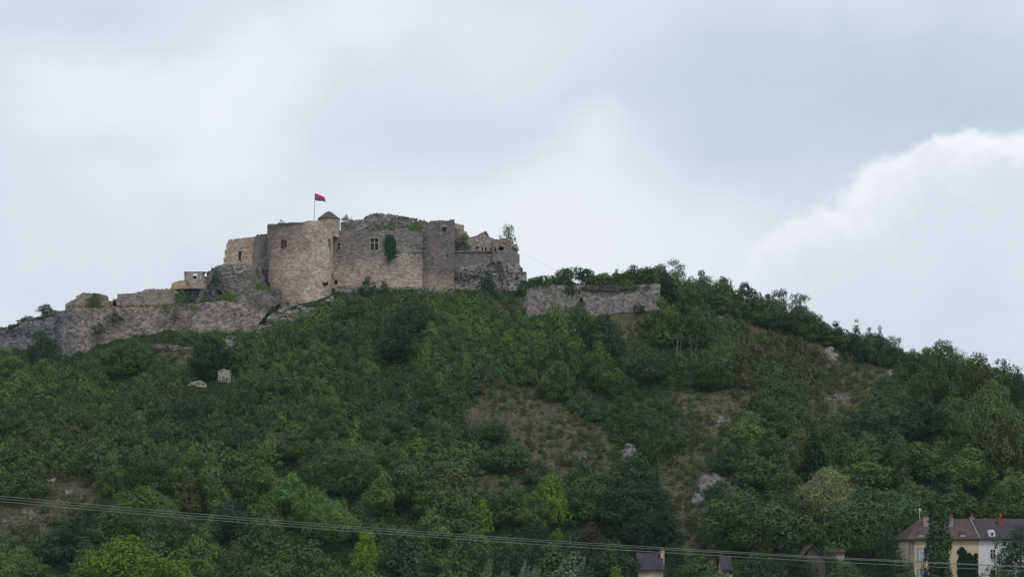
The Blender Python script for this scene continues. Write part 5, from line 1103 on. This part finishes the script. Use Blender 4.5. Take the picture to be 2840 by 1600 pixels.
# lower cottages
def cottage(name, label, x0, x1, ytop, yeave, ybot, Y, roofm, wallm, d=7):
    t = thing(name, label, 'house', ((wx(x0, Y) + wx(x1, Y)) / 2, Y, 0)); e = wz(yeave, Y); r = wz(ytop, Y + d / 2); a, c = wx(x0, Y), wx(x1, Y)
    MB().box(a + .15, c - .15, Y, Y + d, -1, e).add([(a + .15, Y, e), (a + .15, Y + d, e), (a + .15, Y + d / 2, r - .12), (c - .15, Y, e), (c - .15, Y + d, e), (c - .15, Y + d / 2, r - .12)], [(0, 2, 1), (3, 4, 5)]).build('wall', M[wallm], t)
    V_ = [(a, Y - .4, e - .1), (c, Y - .4, e - .1), (c, Y + d / 2, r), (a, Y + d / 2, r), (c, Y + d + .4, e - .1), (a, Y + d + .4, e - .1)]; V_ += [(p0, q0, r0 - .15) for p0, q0, r0 in V_]
    MB().add(V_, [(0, 1, 2, 3), (3, 2, 4, 5), (6, 9, 8, 7), (9, 11, 10, 8), (0, 6, 7, 1), (5, 4, 10, 11), (0, 3, 9, 6), (3, 5, 11, 9), (1, 7, 8, 2), (2, 8, 10, 4)]).build('roof', M[roofm], t)
    return t
c1 = cottage('cottage', 'low cottage with dark slate roof and a tall thin end chimney', 1768, 1842, 1532, 1576, 1640, 328, 'slate', 'cream'); chimney(c1, 1832.5, 1527, 1842.5, 1566, 330.2, .8, 'cream', pots=((.5, 8, 'pot'),))
win(c1, 1785, 1597, 1805, 1625, 328, 'curtain', 'offwhite', 1.2)
c2 = cottage('cottage', 'stone cottage gable end with dark slate roof, half hidden by trees', 2000, 2034, 1541, 1577, 1640, 329, 'slate', 'cream')
win(c2, 2009, 1586, 2013, 1590, 329, 'dark', 'quoin', .5, False); win(c2, 2024, 1584, 2029, 1590, 329, 'dark', 'quoin', .5, False)
bn = thing('barn', 'brown-roofed barn with its gable turned to the viewer', 'barn', Wp(2230, 1600, 332)); Y = 332.0; gp_ = [(2165, 1592), (2253, 1508), (2290, 1547)]
xa, xb, xc = wx(2190, Y), wx(2251, Y), wx(2290, Y); ze, zr, ze2 = wz(1600, Y), wz(1508, Y), wz(1547, Y)
MB().add([(xa + 1, Y, -1), (xc, Y, -1), (xc, Y, ze2), (xb, Y, zr - .1), (xa + 1, Y, ze + .3), (xa + 1, Y + 8, -1), (xc, Y + 8, -1), (xc, Y + 8, ze2), (xb, Y + 8, zr - .1), (xa + 1, Y + 8, ze + .3)], [(0, 1, 2, 3, 4), (9, 8, 7, 6, 5), (0, 5, 6, 1), (1, 6, 7, 2), (0, 4, 9, 5)]).build('wall', M['tile_old'], bn)
V_ = [(xa - 1.2, Y - .4, ze - .4), (xb, Y - .4, zr), (xc + .4, Y - .4, ze2 - .25), (xa - 1.2, Y + 8.4, ze - .4), (xb, Y + 8.4, zr), (xc + .4, Y + 8.4, ze2 - .25)]; V_ += [(a, b_, c - .16) for a, b_, c in V_]
MB().add(V_, [(0, 1, 4, 3), (1, 2, 5, 4), (6, 9, 10, 7), (7, 10, 11, 8), (0, 6, 7, 1), (1, 7, 8, 2), (3, 4, 10, 9), (4, 5, 11, 10), (0, 3, 9, 6), (2, 8, 11, 5)]).build('roof', M['tile_old'], bn)
c3 = cottage('cottage', 'small cream cottage with reddish roof peeping out beside the barn gable', 2290, 2345, 1516, 1527, 1600, 336, 'tile_red', 'cream', 5)

# ================================================================== POWER LINE
def cable(name, pts, Y, r, label, grp=None):
    X = [wx(p_[0], Y) for p_ in pts]; Z = [wz(p_[1], Y) for p_ in pts]; co_ = np.polyfit(X, Z, 2); xs = np.linspace(-46, 48, 90)
    o = MB().tube([(x, Y, float(np.polyval(co_, x))) for x in xs], r, 6).build(name, M['wire'], None, (0, Y, float(np.polyval(co_, 0)))); tag(o, label, 'cable', grp); return co_
W1 = [(0, 1375), (700, 1436.8), (1420, 1490.7), (1900, 1521.5), (2440, 1552), (2840, 1569)]; W2 = [(0, 1382), (700, 1443), (1420, 1497), (1900, 1526), (2440, 1554.5), (2840, 1571)]; W3 = [(0, 1389.5), (700, 1451), (1420, 1504.4), (1900, 1533.7), (2440, 1565), (2840, 1582)]
cs = [cable('power_cable', w_, Y_, .0165, lb, 'overhead power cables') for w_, Y_, lb in ((W1, 150, 'topmost of the three overhead cables crossing the lower slope'), (W2, 150.6, 'middle of the three overhead cables, merging with the top one'), (W3, 149.4, 'lowest of the three overhead cables crossing the lower slope'))]
Yk = 421.0
tag(MB().tube([Wp(1443, 703, Yk), Wp(1478, 716, 417), Wp(1512, 734, 412), Wp(1552, 758, 404)], .012, 5).build('steel_cable', M['metal'], None, Wp(1443, 703, Yk)), 'hair-thin cable slanting from the terrace ruin down to the bastion', 'cable')

# ================================================================== LABELS of the scattered plants
LM = [('the round tower', 840, 850), ('the facade', 1030, 830), ('the corner tower', 1217, 830), ('the cliff', 1370, 830), ('the bastion', 1640, 870), ('the rampart corner', 180, 1010), ('the rampart middle', 400, 975), ('the white wall block', 622, 1045), ('the outer wall', 40, 990),
      ('the rubble slope', 760, 930), ('the big dark rampart tree', 575, 1000), ('the largest dark facade tree', 1100, 960), ('the lone round bush', 1575, 1270), ('the big grey outcrop', 1985, 1380), ('the pale bare trunks', 1900, 970), ('the tall bastion tree', 1550, 980),
      ('the meadow boulders', 90, 1425), ('the meadow edge tree', 312, 1320), ('the domed dark tree', 532, 1360), ('the broad layered tree', 925, 1300), ('the brightest yellow-green tree', 1535, 1390), ('the cream-flowered tree', 2285, 1370), ('the dark pointed conifer', 2260, 1250),
      ('the white slope rocks', 2005, 1175), ('the bare shoulder', 2310, 1030), ('the ridge row', 2410, 990), ('the big rounded ridge tree', 2610, 1060), ('the huge border tree', 2760, 1210), ('the yellow house', 2600, 1430), ('the white house', 2760, 1430), ('the grey cottage', 1805, 1530),
      ('the barn', 2230, 1520), ('the wide yellow crown', 362, 1500), ('the yellow-green wire tree', 1015, 1500), ('the silvery willow', 1560, 1530), ('the large wire-crossing tree', 900, 1420), ('the grey scrub rock', 388, 1160), ('the brown scrub rock', 705, 1180), ('the pointed bastion tree', 1660, 1020), ('the flat crest ledge', 2010, 900)]
by = {}
for (o, kind, c, w, h, x, y, z) in AUTO:
    px, py = project(x, y, z + h * .6); L = min(LM, key=lambda q: (q[1] - px) ** 2 + ((q[2] - py) * 1.3) ** 2); dx, dy = px - L[1], py - L[2]; dd = math.hypot(dx, dy)
    rel = ('right of' if dx > 0 else 'left of') if abs(dx) > abs(dy) * 1.2 else ('below' if dy > 0 else 'above')
    if dd < 55: rel = 'close ' + {'right of': 'right of', 'left of': 'left of', 'below': 'below', 'above': 'above'}[rel]
    size = ('small' if w < 5 else 'large' if w > 6.6 else 'medium') if kind == 'tree' else ('low' if h < 2.3 else 'tall' if h > 2.9 else 'rounded')
    by.setdefault((size, CNAME[c], kind, rel, L[0]), []).append((px, py, o))
ORD = ['', 'second', 'third', 'fourth', 'fifth', 'sixth', 'seventh', 'eighth', 'ninth', 'tenth']
for (size, cn, kind, rel, lm), m_ in by.items():
    m_.sort(key=lambda q: q[0])
    for i, (_, _, o) in enumerate(m_):
        pl = kind + ('es' if kind == 'bush' else 's')
        if len(m_) == 1: s = f'{size} {cn} {kind} {rel} {lm}'
        elif i == 0: s = f'leftmost of the {size} {cn} {pl} {rel} {lm}'
        elif i == len(m_) - 1: s = f'rightmost of the {size} {cn} {pl} {rel} {lm}'
        else: s = f'{ORD[min(i, 9)]} from left of the {size} {cn} {pl} {rel} {lm}'
        o['label'] = s; o['group'] = 'trees on the hillside' if kind == 'tree' else 'leafless shrubs in the clearing' if kind == 'shrub' else 'bushes on the hillside'
print('counts', ntree, len(cand), len(big), len(bpy.data.objects))

# ------------------------------------------------------------------ thin air between camera and hill
hm = bpy.data.materials.new('haze'); hm.use_nodes = True; hn = hm.node_tree; hn.nodes.clear()
pv = hn.nodes.new('ShaderNodeVolumePrincipled'); pv.inputs['Color'].default_value = (.82, .90, 1, 1); pv.inputs['Density'].default_value = .00006; pv.inputs['Anisotropy'].default_value = .2
ho = hn.nodes.new('ShaderNodeOutputMaterial'); hn.links.new(pv.outputs[0], ho.inputs['Volume'])
tag(MB().box(-1500, 1500, -400, 3200, -3.0, 110).build('haze', hm), 'thin bluish haze in the air', kind='stuff')
